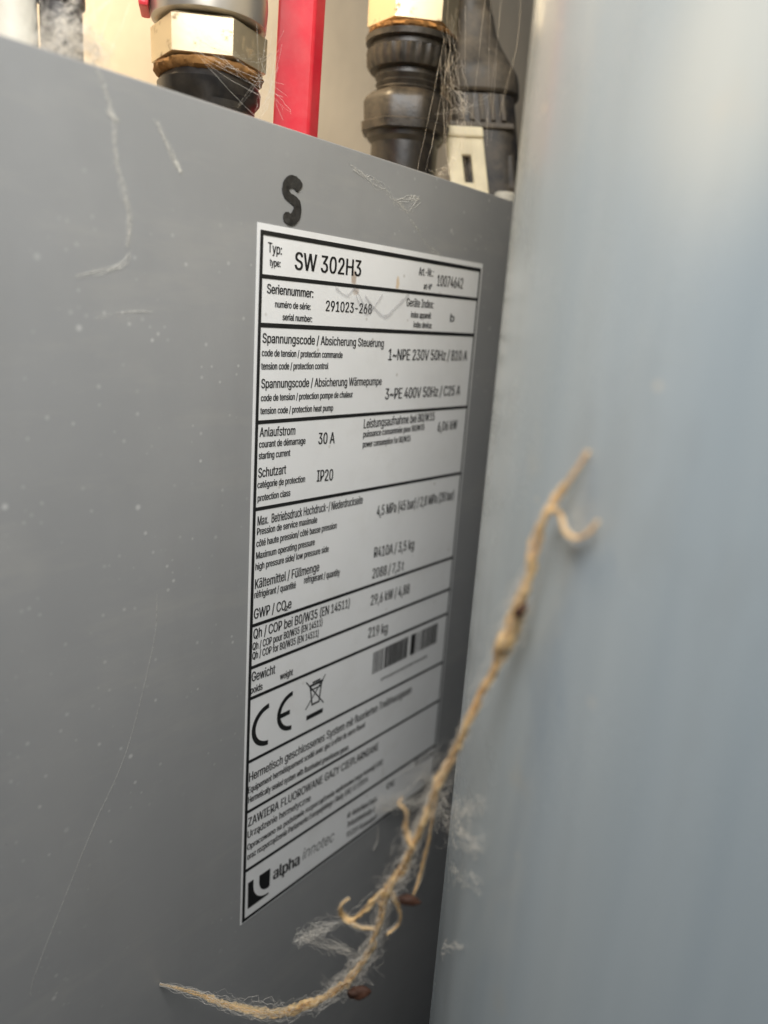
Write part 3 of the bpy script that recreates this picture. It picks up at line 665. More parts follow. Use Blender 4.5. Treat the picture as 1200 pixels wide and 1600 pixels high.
    'I': (300, "31,0 31,57 118,57 118,452 31,452 31,509 269,509 269,452 183,452 183,57 269,57 269,0", "4,5,6 4,6,7 3,4,7 2,3,8 8,3,7 2,8,9 0,1,2 0,2,9 0,9,10 0,10,11"),
    'K': (467, "104,145 104,216 116,231 128,246 139,261 151,275 162,289 174,303 187,317 199,331 212,344 364,509 448,509 231,276 228,276 60,0 60,509 125,509 125,334 124,225 125,193 125,0 372,0 188,259 228,309 449,0", "10,11,12 10,12,13 9,10,13 8,9,13 7,8,13 6,7,13 5,6,14 14,6,13 5,14,0 4,5,0 3,4,0 2,3,0 1,2,0 15,16,17 15,17,18 15,18,19 15,19,20 15,20,21 23,24,25 22,23,25"),
    'L': (393, "60,0 60,509 125,509 125,57 361,57 361,0", "0,1,2 0,2,3 0,3,4 0,4,5"),
    'M': (628, "60,0 60,509 152,509 277,187 287,159 299,123 311,84 322,49 307,49 318,83 330,121 342,158 352,187 476,509 568,509 568,0 504,0 504,291 504,327 505,369 506,413 507,457 513,457 508,441 503,425 498,409 482,363 467,322 456,291 342,0 286,0 170,291 159,321 145,361 129,408 112,457 119,457 120,416 121,372 122,328 122,291 122,0", "0,1,35 35,1,2 35,2,36 36,2,3 12,13,21 21,13,14 21,14,22 22,14,15 0,35,37 37,35,34 37,36,34 34,36,3 12,21,24 24,21,20 23,22,15 24,23,20 20,23,15 12,24,25 0,37,38 19,20,15 12,25,26 33,34,3 0,38,39 18,19,15 12,26,27 32,33,3 0,39,40 17,18,15 12,27,28 31,32,3 0,40,41 30,31,3 12,28,29 16,17,15 30,3,4 11,12,29 30,4,5 10,11,29 30,5,6 9,10,29 30,6,8 8,6,7 8,9,29 30,8,29"),
    'N': (523, "60,0 60,509 136,509 343,183 349,174 355,163 363,151 371,137 379,122 388,107 396,90 405,73 414,55 405,54 403,72 402,90 401,108 400,126 399,142 399,157 399,195 399,509 463,509 463,0 387,0 202,290 177,331 168,346 159,363 148,381 108,452 119,454 122,384 124,328 125,291 125,0", "0,1,30 30,1,2 30,2,31 31,2,3 20,21,22 20,22,23 32,31,29 29,31,3 0,30,32 32,30,29 0,32,33 28,29,3 27,28,3 26,27,3 25,26,3 0,33,34 0,34,35 24,25,3 19,20,23 24,3,4 24,4,5 24,5,6 18,19,23 24,6,7 17,18,23 24,7,8 16,17,23 24,8,9 15,16,23 24,9,10 14,15,11 11,15,23 24,10,14 14,10,11 12,11,23 24,14,13 13,12,23 24,13,23"),
    'O': (533, "267,-7 225,-3 186,7 150,25 119,49 92,79 70,115 53,157 44,203 40,254 44,305 53,352 70,393 92,429 119,459 150,484 186,501 225,512 267,516 309,512 348,501 384,484 415,459 442,429 464,393 480,352 490,305 493,254 490,203 480,157 464,115 442,79 415,49 384,25 348,7 309,-3 267,53 296,55 324,63 349,76 372,94 392,116 408,144 420,176 428,213 430,254 428,295 420,332 408,365 392,392 372,415 349,433 324,446 296,453 267,456 237,453 210,445 184,433 161,415 142,392 125,364 113,332 106,295 103,254 106,213 113,176 125,144 142,117 161,94 184,76 210,63 237,55", "17,18,19 16,17,19 16,19,20 15,16,20 15,20,21 14,15,21 14,21,22 13,14,55 55,14,54 54,14,22 54,22,53 53,22,23 52,53,23 13,55,56 51,52,23 13,56,57 50,51,23 13,57,58 50,23,24 12,13,58 49,50,24 12,58,59 11,12,59 49,24,25 48,49,25 11,59,60 47,48,25 11,60,61 10,11,61 47,25,26 46,47,26 10,61,62 9,10,62 46,26,27 45,46,27 9,62,63 8,9,63 8,63,64 44,45,27 44,27,28 8,64,65 43,44,28 7,8,65 43,28,29 7,65,66 42,43,29 6,7,66 42,29,30 6,66,67 41,42,30 6,67,68 40,41,30 5,6,68 40,30,31 5,68,69 39,40,31 4,5,69 39,31,32 4,69,70 38,39,32 4,70,71 37,38,32 4,71,36 36,37,32 4,36,32 4,32,33 3,4,33 2,3,33 2,33,34 1,2,34 1,34,35 0,1,35"),
    'P': (445, "60,0 60,509 235,509 272,506 305,499 332,487 356,471 375,452 390,430 400,404 407,377 409,348 407,318 400,291 390,265 375,243 356,223 332,207 305,195 272,188 235,186 109,186 109,242 233,242 257,244 279,248 297,256 312,266 324,279 333,294 339,310 343,328 344,348 343,367 339,385 333,402 324,416 312,428 297,439 279,446 257,451 232,452 125,452 125,0", "0,1,42 42,1,2 42,2,3 42,3,4 42,4,5 42,5,6 42,6,7 42,7,41 41,7,40 40,7,8 0,42,22 22,42,43 39,40,8 38,39,8 37,38,8 37,8,9 36,37,9 35,36,9 35,9,10 34,35,10 33,34,10 33,10,11 32,33,11 31,32,11 31,11,12 30,31,12 30,12,13 29,30,13 28,29,13 28,13,14 27,28,14 26,27,14 26,14,15 25,26,15 24,25,15 23,24,15 23,15,16 0,22,21 43,22,23 43,23,20 20,23,16 20,16,17 20,17,18 20,18,19 0,21,20 0,20,43"),
    'Q': (533, "245,159 313,159 369,85 384,65 468,-48 401,-48 346,27 331,46 267,-7 225,-3 186,7 150,25 119,49 92,79 70,115 53,157 44,203 40,254 44,305 53,352 70,393 92,429 119,459 150,484 186,501 225,512 267,516 309,512 348,501 384,484 415,459 442,429 464,393 480,352 490,305 493,254 490,203 480,157 464,115 442,79 415,49 384,25 348,7 309,-3 267,53 296,55 324,63 349,76 372,94 392,116 408,144 420,176 428,213 430,254 428,295 420,332 408,365 392,392 372,415 349,433 324,446 296,453 267,456 237,453 210,445 184,433 161,415 142,392 125,364 113,332 106,295 103,254 106,213 113,176 125,144 142,117 161,94 184,76 210,63 237,55", "7,0,1 7,1,2 7,2,3 7,3,4 6,7,4 5,6,4 25,26,27 24,25,27 24,27,28 23,24,28 23,28,29 22,23,29 22,29,30 21,22,63 63,22,62 62,22,30 62,30,61 61,30,31 60,61,31 21,63,64 59,60,31 21,64,65 58,59,31 21,65,66 58,31,32 20,21,66 57,58,32 20,66,67 19,20,67 57,32,33 56,57,33 19,67,68 55,56,33 19,68,69 18,19,69 55,33,34 54,55,34 18,69,70 17,18,70 54,34,35 53,54,35 17,70,71 16,17,71 16,71,72 52,53,35 52,35,36 16,72,73 51,52,36 15,16,73 51,36,37 15,73,74 50,51,37 14,15,74 50,37,38 14,74,75 49,50,38 14,75,76 48,49,38 13,14,76 48,38,39 13,76,77 47,48,39 12,13,77 47,39,40 12,77,78 46,47,40 12,78,79 45,46,40 12,79,44 44,45,40 12,44,40 12,40,41 11,12,41 10,11,41 10,41,42 9,10,42 9,42,43 8,9,43"),
    'R': (449, "60,0 60,509 236,509 273,506 305,500 333,489 356,473 376,455 390,433 401,408 407,381 409,352 407,323 401,296 390,271 376,250 356,232 333,217 305,206 273,200 236,198 96,198 96,255 234,255 258,256 280,260 298,267 313,276 325,287 334,300 340,316 344,333 345,352 344,371 340,389 334,405 325,419 313,430 298,440 279,446 258,451 233,452 125,452 125,0 353,0 230,229 303,229 428,0", "0,1,22 22,1,42 42,1,2 42,2,3 42,3,4 42,4,5 42,5,6 42,6,7 42,7,41 41,7,40 40,7,8 22,42,43 39,40,8 38,39,8 37,38,8 37,8,9 36,37,9 35,36,9 35,9,10 34,35,10 33,34,10 33,10,11 32,33,11 31,32,11 31,11,12 30,31,12 30,12,13 29,30,13 28,29,13 28,13,14 27,28,14 26,27,14 26,14,15 25,26,15 24,25,15 23,24,15 0,22,21 43,22,23 43,23,20 20,23,15 20,15,16 20,16,17 20,17,18 20,18,19 0,21,20 0,20,43 44,45,46 44,46,47"),
    'S': (447, "224,-9 188,-7 156,-1 128,9 102,23 81,40 64,60 51,83 42,109 38,137 104,137 108,118 114,102 123,88 136,76 150,66 166,59 185,53 204,50 224,49 246,50 267,54 286,60 303,69 317,79 329,92 338,106 344,122 346,139 344,154 340,168 332,179 322,189 310,197 296,205 280,211 263,217 245,222 184,239 145,253 112,269 86,289 67,313 56,341 52,372 54,400 62,425 75,448 92,468 113,484 138,498 165,508 195,514 227,516 259,514 289,508 316,498 340,484 360,468 377,449 390,427 398,403 401,378 337,378 332,402 320,421 302,437 280,449 254,456 225,459 204,457 185,454 167,448 152,440 139,430 129,418 121,405 117,391 115,376 117,359 122,345 131,334 142,324 155,315 169,308 184,302 198,297 212,293 264,279 279,275 295,270 312,264 328,256 344,248 359,238 372,226 384,213 395,198 402,180 407,161 408,139 406,112 399,87 386,64 370,43 349,25 323,11 294,0 261,-7", "52,53,54 51,52,54 51,54,55 50,51,55 50,55,56 49,50,56 49,56,57 48,49,57 48,57,58 48,58,59 47,48,70 70,48,69 69,48,59 68,69,59 47,70,71 67,68,59 47,71,72 66,67,59 66,59,60 46,47,72 46,72,73 46,73,74 65,66,60 46,74,75 65,60,61 45,46,75 64,65,61 45,75,76 45,76,77 64,61,62 63,64,62 44,45,77 44,77,78 44,78,79 43,44,79 43,79,80 43,80,81 42,43,81 42,81,82 42,82,83 42,83,84 41,42,84 41,84,85 41,85,86 41,86,87 41,87,88 40,41,88 40,88,89 40,89,90 40,90,91 39,40,91 39,91,92 39,92,93 38,39,93 38,93,94 37,38,94 37,94,95 37,95,96 36,37,96 35,36,96 35,96,97 34,35,97 33,34,97 33,97,98 32,33,98 31,32,98 31,98,99 30,31,99 29,30,99 29,99,100 28,29,100 27,28,100 27,100,101 8,9,10 8,10,11 26,27,101 8,11,12 26,101,102 7,8,12 25,26,102 7,12,13 24,25,102 7,13,14 24,102,103 6,7,14 23,24,103 6,14,15 22,23,103 6,15,16 22,103,104 21,22,104 5,6,16 5,16,17 20,21,104 5,17,18 19,20,104 5,18,19 5,19,104 5,104,105 4,5,105 4,105,106 3,4,106 3,106,107 2,3,107 2,107,108 1,2,108 1,108,0"),
    'T': (449, "32,452 32,509 417,509 417,452 257,452 257,0 193,0 193,452", "0,1,2 0,2,3 7,0,3 6,7,4 4,7,3 6,4,5"),
    'U': (517, "259,-8 220,-6 186,2 154,15 126,33 103,55 85,80 71,108 63,140 60,173 60,509 124,509 124,178 126,155 132,133 141,113 153,95 169,80 187,68 208,59 232,53 259,52 285,53 309,59 331,68 349,80 364,95 377,113 385,133 391,155 393,178 393,509 457,509 457,173 454,140 446,108 433,80 414,55 391,33 363,15 332,2 297,-6", "9,10,11 9,11,12 30,31,32 30,32,33 9,12,13 29,30,33 8,9,13 29,33,34 8,13,14 28,29,34 7,8,14 28,34,35 27,28,35 7,14,15 7,15,16 26,27,35 6,7,16 26,35,36 6,16,17 25,26,36 6,17,18 24,25,36 5,6,18 24,36,37 5,18,19 23,24,37 5,19,20 22,23,37 22,37,38 4,5,20 4,20,21 21,22,38 4,21,38 4,38,39 3,4,39 2,3,39 2,39,40 1,2,40 1,40,41 0,1,41"),
    'V': (480, "204,0 16,509 84,509 192,206 199,187 207,164 215,137 225,106 236,71 248,31 235,31 247,71 257,107 267,138 276,165 283,187 290,206 395,509 463,509 278,0", "0,1,2 0,2,3 16,17,18 16,18,19 0,3,4 15,16,19 14,15,19 0,4,5 13,14,19 0,5,6 12,13,19 0,6,7 11,12,19 0,7,8 10,11,9 9,11,19 0,8,9 0,9,19"),
    'W': (686, "155,0 16,509 82,509 163,196 167,179 172,162 175,145 187,94 190,76 194,58 197,40 189,40 193,58 196,76 200,94 203,111 207,128 211,145 224,196 306,509 380,509 462,196 466,179 470,162 474,145 486,94 490,76 494,58 497,40 488,40 492,58 495,76 499,94 503,111 506,128 510,145 523,196 603,509 670,509 530,0 455,0 368,323 362,345 357,368 351,391 346,417 341,445 336,475 350,475 345,446 340,420 335,395 330,371 324,347 318,323 230,0", "0,1,2 0,2,3 18,19,47 47,19,20 47,20,48 48,20,21 36,37,38 36,38,39 18,47,46 49,48,21 50,49,45 45,49,21 18,46,50 50,46,45 18,50,51 44,45,21 18,51,52 43,44,21 18,52,53 42,43,21 18,53,54 41,42,21 18,54,55 40,41,21 0,3,4 17,18,55 40,21,22 35,36,39 0,4,5 40,22,23 0,5,6 40,23,24 0,6,7 16,17,55 40,24,25 34,35,39 33,34,39 15,16,55 32,33,39 14,15,55 0,7,8 13,14,55 40,25,26 31,32,39 0,8,12 12,8,9 12,13,9 9,13,55 40,26,30 30,26,27 30,31,27 27,31,39 0,12,11 40,30,29 28,27,39 10,9,55 0,11,10 0,10,55 40,29,28 40,28,39"),
    'Y': (472, "203,0 203,208 16,509 91,509 192,344 203,327 213,309 222,292 231,274 240,254 250,230 224,230 233,254 242,275 251,293 260,310 270,327 280,344 381,509 455,509 268,208 268,0", "1,2,3 1,3,4 17,18,19 17,19,20 1,4,5 16,17,20 15,16,20 1,5,6 14,15,20 1,6,7 13,14,20 1,7,8 12,13,9 9,13,20 1,8,12 12,8,9 1,12,11 10,9,20 1,11,10 1,10,20 0,1,20 0,20,21"),
    'Z': (438, "42,0 42,46 273,385 284,400 295,415 306,431 318,446 329,461 341,476 348,454 327,453 306,453 285,452 265,452 244,452 223,452 40,452 40,509 397,509 397,462 169,129 157,113 146,97 134,81 97,33 90,54 111,55 131,56 152,57 173,57 193,57 214,57 399,57 399,0", "16,17,18 16,18,8 8,18,19 16,8,7 9,8,19 9,19,20 16,7,11 11,7,6 10,9,20 11,10,6 6,10,20 16,11,12 16,12,13 16,13,14 16,14,15 5,6,20 4,5,20 3,4,20 2,3,20 1,2,20 1,20,21 1,21,22 1,22,23 1,23,25 25,23,26 26,23,24 30,31,32 30,32,33 29,30,33 28,29,33 27,28,33 26,27,33 24,26,33 1,25,24 0,1,24 0,24,33"),
    'a': (389, "160,-9 137,-7 115,-3 94,5 76,15 60,29 48,45 38,63 32,84 30,108 32,128 36,146 43,161 53,174 64,184 78,193 92,200 108,206 125,211 143,214 161,217 178,220 234,227 247,229 257,231 265,235 271,240 274,246 276,255 276,257 275,272 272,285 267,297 260,307 251,315 240,322 227,327 212,330 196,331 178,330 163,327 149,322 137,316 127,309 118,301 110,292 104,283 100,274 41,291 51,313 64,331 79,346 95,358 114,368 133,375 153,380 173,383 194,384 208,384 223,382 239,379 255,375 271,369 286,360 300,350 312,336 322,320 330,301 335,278 337,251 337,0 277,0 277,52 272,52 267,43 260,34 252,25 242,16 229,8 215,1 199,-4 181,-7 170,45 192,47 211,51 228,59 242,68 254,80 263,93 270,108 274,122 276,138 276,190 272,187 267,184 259,182 251,180 241,178 231,176 200,171 175,168 161,166 147,163 134,159 122,153 112,147 103,139 97,130 93,118 92,105 93,93 96,82 102,72 109,64 119,57 130,52 142,48 156,46", "56,57,58 56,58,59 55,56,59 55,59,60 54,55,60 54,60,61 53,54,61 53,61,62 53,62,63 52,53,63 52,63,64 51,52,64 51,64,65 50,51,65 50,65,38 38,65,37 37,65,66 49,50,39 39,50,38 49,39,40 36,37,66 49,40,41 35,36,66 49,41,42 34,35,66 34,66,67 49,42,43 33,34,67 48,49,43 48,43,44 32,33,67 32,67,68 48,44,45 31,32,68 48,45,46 47,48,46 30,31,68 30,68,69 29,30,69 28,29,69 27,28,69 27,69,70 26,27,70 25,26,70 24,25,92 92,25,70 23,24,92 22,23,92 21,22,92 20,21,92 19,20,92 18,19,92 17,18,92 16,17,92 15,16,92 14,15,92 14,92,93 91,92,70 14,93,94 14,94,95 13,14,95 13,95,96 13,96,97 13,97,98 13,98,99 12,13,99 12,99,100 12,100,101 12,101,102 12,102,103 11,12,103 11,103,104 11,104,105 11,105,106 10,11,106 10,106,107 90,91,70 10,107,108 9,10,108 89,90,70 9,108,109 8,9,109 88,89,70 8,109,110 87,88,70 8,110,111 7,8,111 7,111,112 86,87,72 72,87,70 7,112,113 85,86,72 7,113,114 6,7,114 84,85,73 73,85,72 6,114,115 6,115,116 84,73,74 71,72,70 83,84,74 6,116,117 82,83,74 6,117,82 6,82,74 5,6,74 5,74,75 5,75,76 4,5,76 4,76,77 4,77,78 3,4,78 3,78,79 2,3,79 2,79,80 1,2,80 1,80,81 0,1,81"),
    'b': (424, "229,-8 208,-7 189,-3 172,4 159,12 147,21 138,31 130,41 123,50 118,59 112,59 112,0 53,0 53,509 114,509 114,319 118,319 123,327 130,336 137,346 147,355 158,364 171,373 188,379 207,383 229,384 259,382 287,374 313,361 335,342 354,320 370,293 381,261 388,227 390,189 388,151 381,116 370,84 355,57 336,34 313,16 288,3 260,-6 220,47 242,49 262,55 279,66 294,80 306,97 316,117 323,139 327,163 328,189 327,215 323,239 316,261 307,281 295,298 280,311 262,322 243,328 220,330 198,328 178,322 161,312 147,299 134,282 125,263 118,241 114,216 113,189 114,162 118,138 125,115 135,95 147,78 162,65 179,55 198,49", "12,13,14 12,14,15 24,25,26 23,24,26 23,26,27 22,23,27 22,27,28 21,22,28 20,21,28 20,28,29 19,20,29 18,19,29 18,29,61 61,29,30 17,18,61 17,61,62 60,61,30 17,62,63 59,60,30 16,17,63 16,63,64 58,59,30 58,30,31 12,15,16 12,16,68 68,16,67 67,16,66 66,16,65 65,16,64 57,58,31 56,57,31 56,31,32 55,56,32 55,32,33 54,55,33 12,68,69 53,54,33 53,33,34 12,69,70 52,53,34 12,70,71 51,52,34 51,34,35 50,51,35 12,71,72 50,35,36 49,50,36 12,72,73 48,49,36 48,36,37 12,73,74 47,48,37 12,74,10 10,74,75 47,37,38 46,47,38 10,75,76 45,46,38 10,76,9 9,76,77 12,10,11 8,9,77 45,38,39 44,45,39 8,77,78 7,8,78 43,44,39 7,78,43 7,43,39 6,7,39 6,39,40 5,6,40 4,5,40 4,40,41 3,4,41 2,3,41 2,41,42 1,2,42 1,42,0"),
    'c': (396, "207,-8 174,-5 144,3 117,16 93,35 72,58 56,85 44,116 37,150 34,187 37,225 44,260 56,291 72,318 93,341 117,360 144,374 174,382 207,384 226,384 243,381 260,377 276,371 291,364 305,356 318,346 330,335 340,322 349,308 356,293 362,277 303,262 300,272 295,281 290,289 284,297 278,304 270,311 261,316 252,321 242,325 231,328 220,329 207,330 184,328 163,321 145,310 130,296 118,278 108,258 102,236 98,212 96,187 98,163 102,139 108,117 118,97 130,80 145,66 163,55 184,49 207,46 220,47 232,49 243,52 253,55 262,60 271,66 279,73 285,80 292,89 297,98 301,107 304,117 363,102 357,86 350,70 341,56 331,43 319,32 306,21 292,12 277,5 261,-1 244,-5 226,-7", "17,18,19 17,19,20 16,17,20 16,20,21 16,21,22 15,16,22 15,22,23 15,23,24 14,15,24 14,24,25 14,25,26 13,14,43 43,14,26 43,26,42 42,26,27 13,43,44 41,42,27 13,44,45 40,41,27 39,40,27 39,27,28 13,45,46 38,39,28 12,13,46 37,38,28 36,37,28 12,46,47 36,28,29 35,36,29 34,35,29 12,47,48 34,29,30 11,12,48 33,34,30 32,33,30 11,48,49 32,30,31 10,11,49 10,49,50 10,50,51 9,10,51 9,51,52 8,9,52 8,52,53 8,53,54 7,8,54 7,54,55 7,55,56 72,73,74 6,7,56 71,72,74 71,74,75 70,71,75 6,56,57 69,70,75 69,75,76 5,6,57 5,57,58 68,69,76 67,68,76 67,76,77 66,67,77 5,58,59 65,66,77 4,5,59 65,77,78 64,65,78 4,59,60 63,64,78 62,63,78 4,60,61 61,62,78 4,61,78 4,78,79 3,4,79 3,79,80 3,80,81 2,3,81 2,81,82 2,82,83 1,2,83 1,83,84 1,84,85 0,1,85"),
    'd': (424, "195,-8 165,-6 137,3 111,16 89,34 70,57 55,84 43,116 36,151 34,189 36,227 43,261 55,293 70,320 89,342 112,361 137,374 165,382 196,384 218,383 237,379 253,373 267,364 278,355 287,346 295,336 301,327 306,319 311,319 311,509 372,509 372,0 313,0 313,59 307,59 301,50 295,41 287,31 277,21 266,12 252,4 236,-3 217,-7 205,47 226,49 246,55 263,65 278,78 290,95 299,115 306,138 310,162 312,189 310,216 306,241 300,263 290,282 278,299 263,312 246,322 227,328 205,330 182,328 162,322 145,311 130,298 118,281 108,261 102,239 98,215 96,189 98,163 102,139 109,117 118,97 130,80 145,66 162,55 182,49", "28,29,30 28,30,31 17,18,19 17,19,20 16,17,20 16,20,21 15,16,21 15,21,22 15,22,23 14,15,23 14,23,24 14,24,25 13,14,61 61,14,25 61,25,26 13,61,62 60,61,26 59,60,26 13,62,63 59,26,27 58,59,27 13,63,64 12,13,64 58,27,28 58,28,57 57,28,56 56,28,55 55,28,54 54,28,31 12,64,65 12,65,66 11,12,66 11,66,67 10,11,67 10,67,68 53,54,31 10,68,69 9,10,69 52,53,31 9,69,70 9,70,71 51,52,31 8,9,71 8,71,72 50,51,31 7,8,72 7,72,73 49,50,31 7,73,74 6,7,74 48,49,31 6,74,75 47,48,33 33,48,31 5,6,75 5,75,76 46,47,33 5,76,77 45,46,34 34,46,33 45,34,35 32,33,31 4,5,77 4,77,78 44,45,35 44,35,36 4,78,43 43,44,36 4,43,36 4,36,37 3,4,37 3,37,38 3,38,39 2,3,39 2,39,40 2,40,41 1,2,41 1,41,42 0,1,42"),
    'e': (404, "212,-8 177,-5 145,3 117,16 92,35 72,58 56,85 44,116 37,150 34,187 36,224 44,258 55,290 71,317 91,340 115,359 142,373 172,382 205,384 226,383 246,380 266,374 285,366 303,355 319,341 334,324 347,305 357,282 365,256 370,227 371,194 371,169 75,169 75,221 338,221 310,202 308,226 304,248 298,269 288,286 277,301 263,314 246,323 227,328 205,330 183,328 164,323 146,313 131,301 119,286 109,270 102,251 97,231 96,211 96,178 98,151 102,127 110,106 121,88 135,73 151,61 169,53 190,48 212,46 227,47 241,49 254,53 265,58 276,65 285,73 294,82 300,93 306,105 365,91 358,72 348,55 335,39 320,26 302,14 283,4 261,-3 237,-7", "17,18,19 17,19,20 16,17,20 16,20,21 16,21,22 15,16,22 15,22,23 14,15,23 14,23,24 14,24,25 13,14,45 45,14,44 44,14,25 43,44,25 42,43,25 13,45,46 42,25,26 41,42,26 13,46,47 12,13,47 40,41,26 12,47,48 40,26,27 39,40,27 12,48,49 11,12,49 11,49,50 38,39,27 38,27,28 11,50,51 37,38,28 10,11,51 37,28,29 10,51,52 36,37,29 10,52,33 33,52,53 36,29,34 34,29,30 35,36,34 9,10,33 9,33,32 53,33,34 53,34,30 54,53,30 54,30,31 8,9,32 55,54,31 8,32,31 8,31,55 8,55,56 7,8,56 7,56,57 6,7,57 6,57,58 71,72,73 70,71,73 70,73,74 6,58,59 5,6,59 69,70,74 5,59,60 68,69,74 68,74,75 67,68,75 5,60,61 66,67,75 4,5,61 66,75,76 4,61,62 65,66,76 64,65,76 4,62,63 63,64,76 4,63,76 4,76,77 3,4,77 3,77,78 2,3,78 2,78,79 2,79,80 1,2,80 1,80,81 0,1,81"),
    'f': (254, "228,379 228,327 6,327 6,379 81,0 81,432 82,452 87,470 96,486 107,499 120,510 135,519 152,525 169,529 187,530 201,530 212,529 222,527 231,525 238,523 243,521 227,468 215,472 209,473 202,474 195,474 178,472 164,468 154,460 147,449 143,435 142,419 142,0", "2,3,0 2,0,1 13,14,15 13,15,16 12,13,16 12,16,17 12,17,18 11,12,18 11,18,19 11,19,20 11,20,21 10,11,21 9,10,22 22,10,21 8,9,23 23,9,22 7,8,25 25,8,24 24,8,23 7,25,26 7,26,27 6,7,27 6,27,28 6,28,29 5,6,29 5,29,30 5,30,31 4,5,31 4,31,32"),
    'g': (425, "207,-151 180,-149 156,-146 134,-140 114,-132 97,-122 82,-110 70,-97 59,-84 51,-69 101,-41 107,-49 114,-57 122,-66 131,-74 142,-82 154,-88 169,-93 187,-96 207,-97 236,-95 261,-87 282,-75 298,-58 308,-34 311,-6 311,68 306,68 301,60 294,51 287,41 277,32 266,23 252,16 236,10 217,6 195,5 165,7 138,14 113,27 90,43 71,65 55,90 43,120 36,154 34,191 36,229 43,263 55,293 71,320 90,342 112,361 138,374 166,382 196,384 218,383 237,379 253,373 267,365 279,356 288,346 296,336 302,327 308,319 313,319 313,379 372,379 372,-9 370,-40 363,-67 350,-90 334,-109 314,-124 291,-136 265,-144 237,-149 205,59 227,61 246,66 264,75 278,87 290,103 300,121 307,142 311,166 312,193 311,219 307,242 300,264 291,283 279,299 264,312 247,322 227,328 205,330 182,328 163,322 145,312 130,298 118,282 109,262 102,241 98,218 96,193 98,167 102,144 109,123 118,104 131,88 145,76 163,66 183,61", "53,54,55 53,55,56 52,53,56 64,65,66 64,66,67 52,56,57 51,52,57 51,57,58 51,58,59 50,51,59 50,59,60 50,60,61 49,50,94 94,50,61 94,61,62 49,94,95 93,94,62 92,93,62 49,95,96 92,62,63 91,92,63 49,96,97 48,49,97 91,63,64 91,64,90 90,64,89 89,64,88 88,64,87 87,64,67 48,97,98 48,98,99 47,48,99 47,99,100 46,47,100 46,100,101 86,87,67 46,101,102 45,46,102 85,86,67 45,102,103 45,103,104 84,85,67 44,45,104 44,104,105 83,84,67 43,44,105 43,105,106 82,83,67 43,106,107 81,82,67 42,43,107 42,107,108 80,81,26 26,81,67 41,42,108 41,108,109 79,80,26 41,109,110 78,79,27 27,79,26 78,27,28 25,26,67 41,110,111 77,78,28 40,41,111 40,111,76 76,77,28 76,28,29 40,76,29 40,29,30 39,40,30 39,30,31 39,31,32 38,39,32 38,32,33 38,33,34 37,38,34 37,34,35 36,37,35 24,25,67 24,67,68 23,24,68 23,68,69 9,10,11 9,11,12 9,12,13 22,23,69 9,13,14 22,69,70 8,9,14 8,14,15 21,22,70 8,15,16 7,8,16 20,21,70 7,16,17 20,70,71 7,17,18 19,20,71 7,18,19 7,19,71 6,7,71 6,71,72 5,6,72 4,5,72 4,72,73 3,4,73 3,73,74 2,3,74 2,74,75 1,2,75 1,75,0"),
    'h': (410, "114,227 114,0 53,0 53,509 114,509 114,287 102,287 116,319 132,344 152,362 175,374 200,382 227,384 252,383 275,377 295,369 313,356 328,340 341,321 350,298 355,271 357,240 357,0 296,0 296,235 293,263 286,286 273,304 256,318 235,326 210,329 192,328 176,324 161,317 147,308 136,297 126,283 119,266 115,248", "2,3,4 2,4,6 6,4,5 11,12,13 11,13,14 10,11,14 10,14,15 9,10,15 9,15,16 8,9,16 8,16,17 7,8,31 31,8,17 31,17,30 30,17,18 29,30,18 7,31,32 28,29,18 7,32,33 28,18,19 6,7,33 27,28,19 6,33,34 6,34,35 26,27,19 26,19,20 6,35,36 2,6,37 37,6,36 25,26,20 25,20,21 2,37,38 24,25,21 2,38,0 24,21,22 23,24,22 2,0,1"),
    'i': (167, "53,0 53,379 114,379 114,0 84,443 73,444 63,448 54,455 47,463 43,472 41,483 43,494 47,504 54,512 63,518 73,522 84,524 95,522 105,518 114,512 121,504 125,494 126,483 125,472 121,463 114,455 105,448 95,444", "0,1,2 0,2,3 15,16,17 14,15,17 14,17,18 13,14,18 13,18,19 12,13,19 12,19,20 11,12,20 11,20,21 10,11,21 10,21,22 9,10,22 9,22,23 8,9,23 8,23,24 7,8,24 7,24,25 6,7,25 6,25,26 5,6,26 5,26,27 4,5,27"),
    'j': (167, "53,379 114,379 114,-30 112,-52 108,-72 102,-90 92,-106 80,-119 65,-129 47,-137 27,-141 4,-143 -10,-143 -10,-87 2,-87 18,-85 31,-80 40,-72 47,-61 51,-46 53,-29 83,443 72,444 62,448 53,455 47,463 42,472 41,483 42,494 47,504 53,512 62,518 72,522 83,524 95,522 105,518 114,512 120,504 125,494 126,483 125,472 120,463 114,455 105,448 95,444", "20,0,1 20,1,2 19,20,2 19,2,3 18,19,3 18,3,4 17,18,4 16,17,4 16,4,5 15,16,5 14,15,5 12,13,14 12,14,5 12,5,6 12,6,7 12,7,8 12,8,9 12,9,10 12,10,11 32,33,34 31,32,34 31,34,35 30,31,35 30,35,36 29,30,36 29,36,37 28,29,37 28,37,38 27,28,38 27,38,39 26,27,39 26,39,40 25,26,40 25,40,41 24,25,41 24,41,42 23,24,42 23,42,43 22,23,43 22,43,44 21,22,44"),
    'k': (381, "110,137 110,212 121,212 284,379 360,379 184,199 177,199 53,0 53,509 114,509 114,0 294,0 148,186 191,229 372,0", "2,3,4 2,4,5 0,1,2 0,2,6 6,2,5 7,8,9 7,9,10 12,13,14 11,12,14"),
    'l': (189, "139,-2 112,0 91,8 74,20 62,37 55,59 53,84 53,509 114,509 114,99 114,83 117,71 120,62 126,57 135,53 146,52 160,53 170,54 181,3 162,-1 154,-2 147,-2", "6,7,8 6,8,9 6,9,10 5,6,10 5,10,11 5,11,12 5,12,13 4,5,13 4,13,14 16,17,18 4,14,15 15,16,18 4,15,18 3,4,18 2,3,18 1,2,18 1,18,19 0,1,19 0,19,20 0,20,21"),
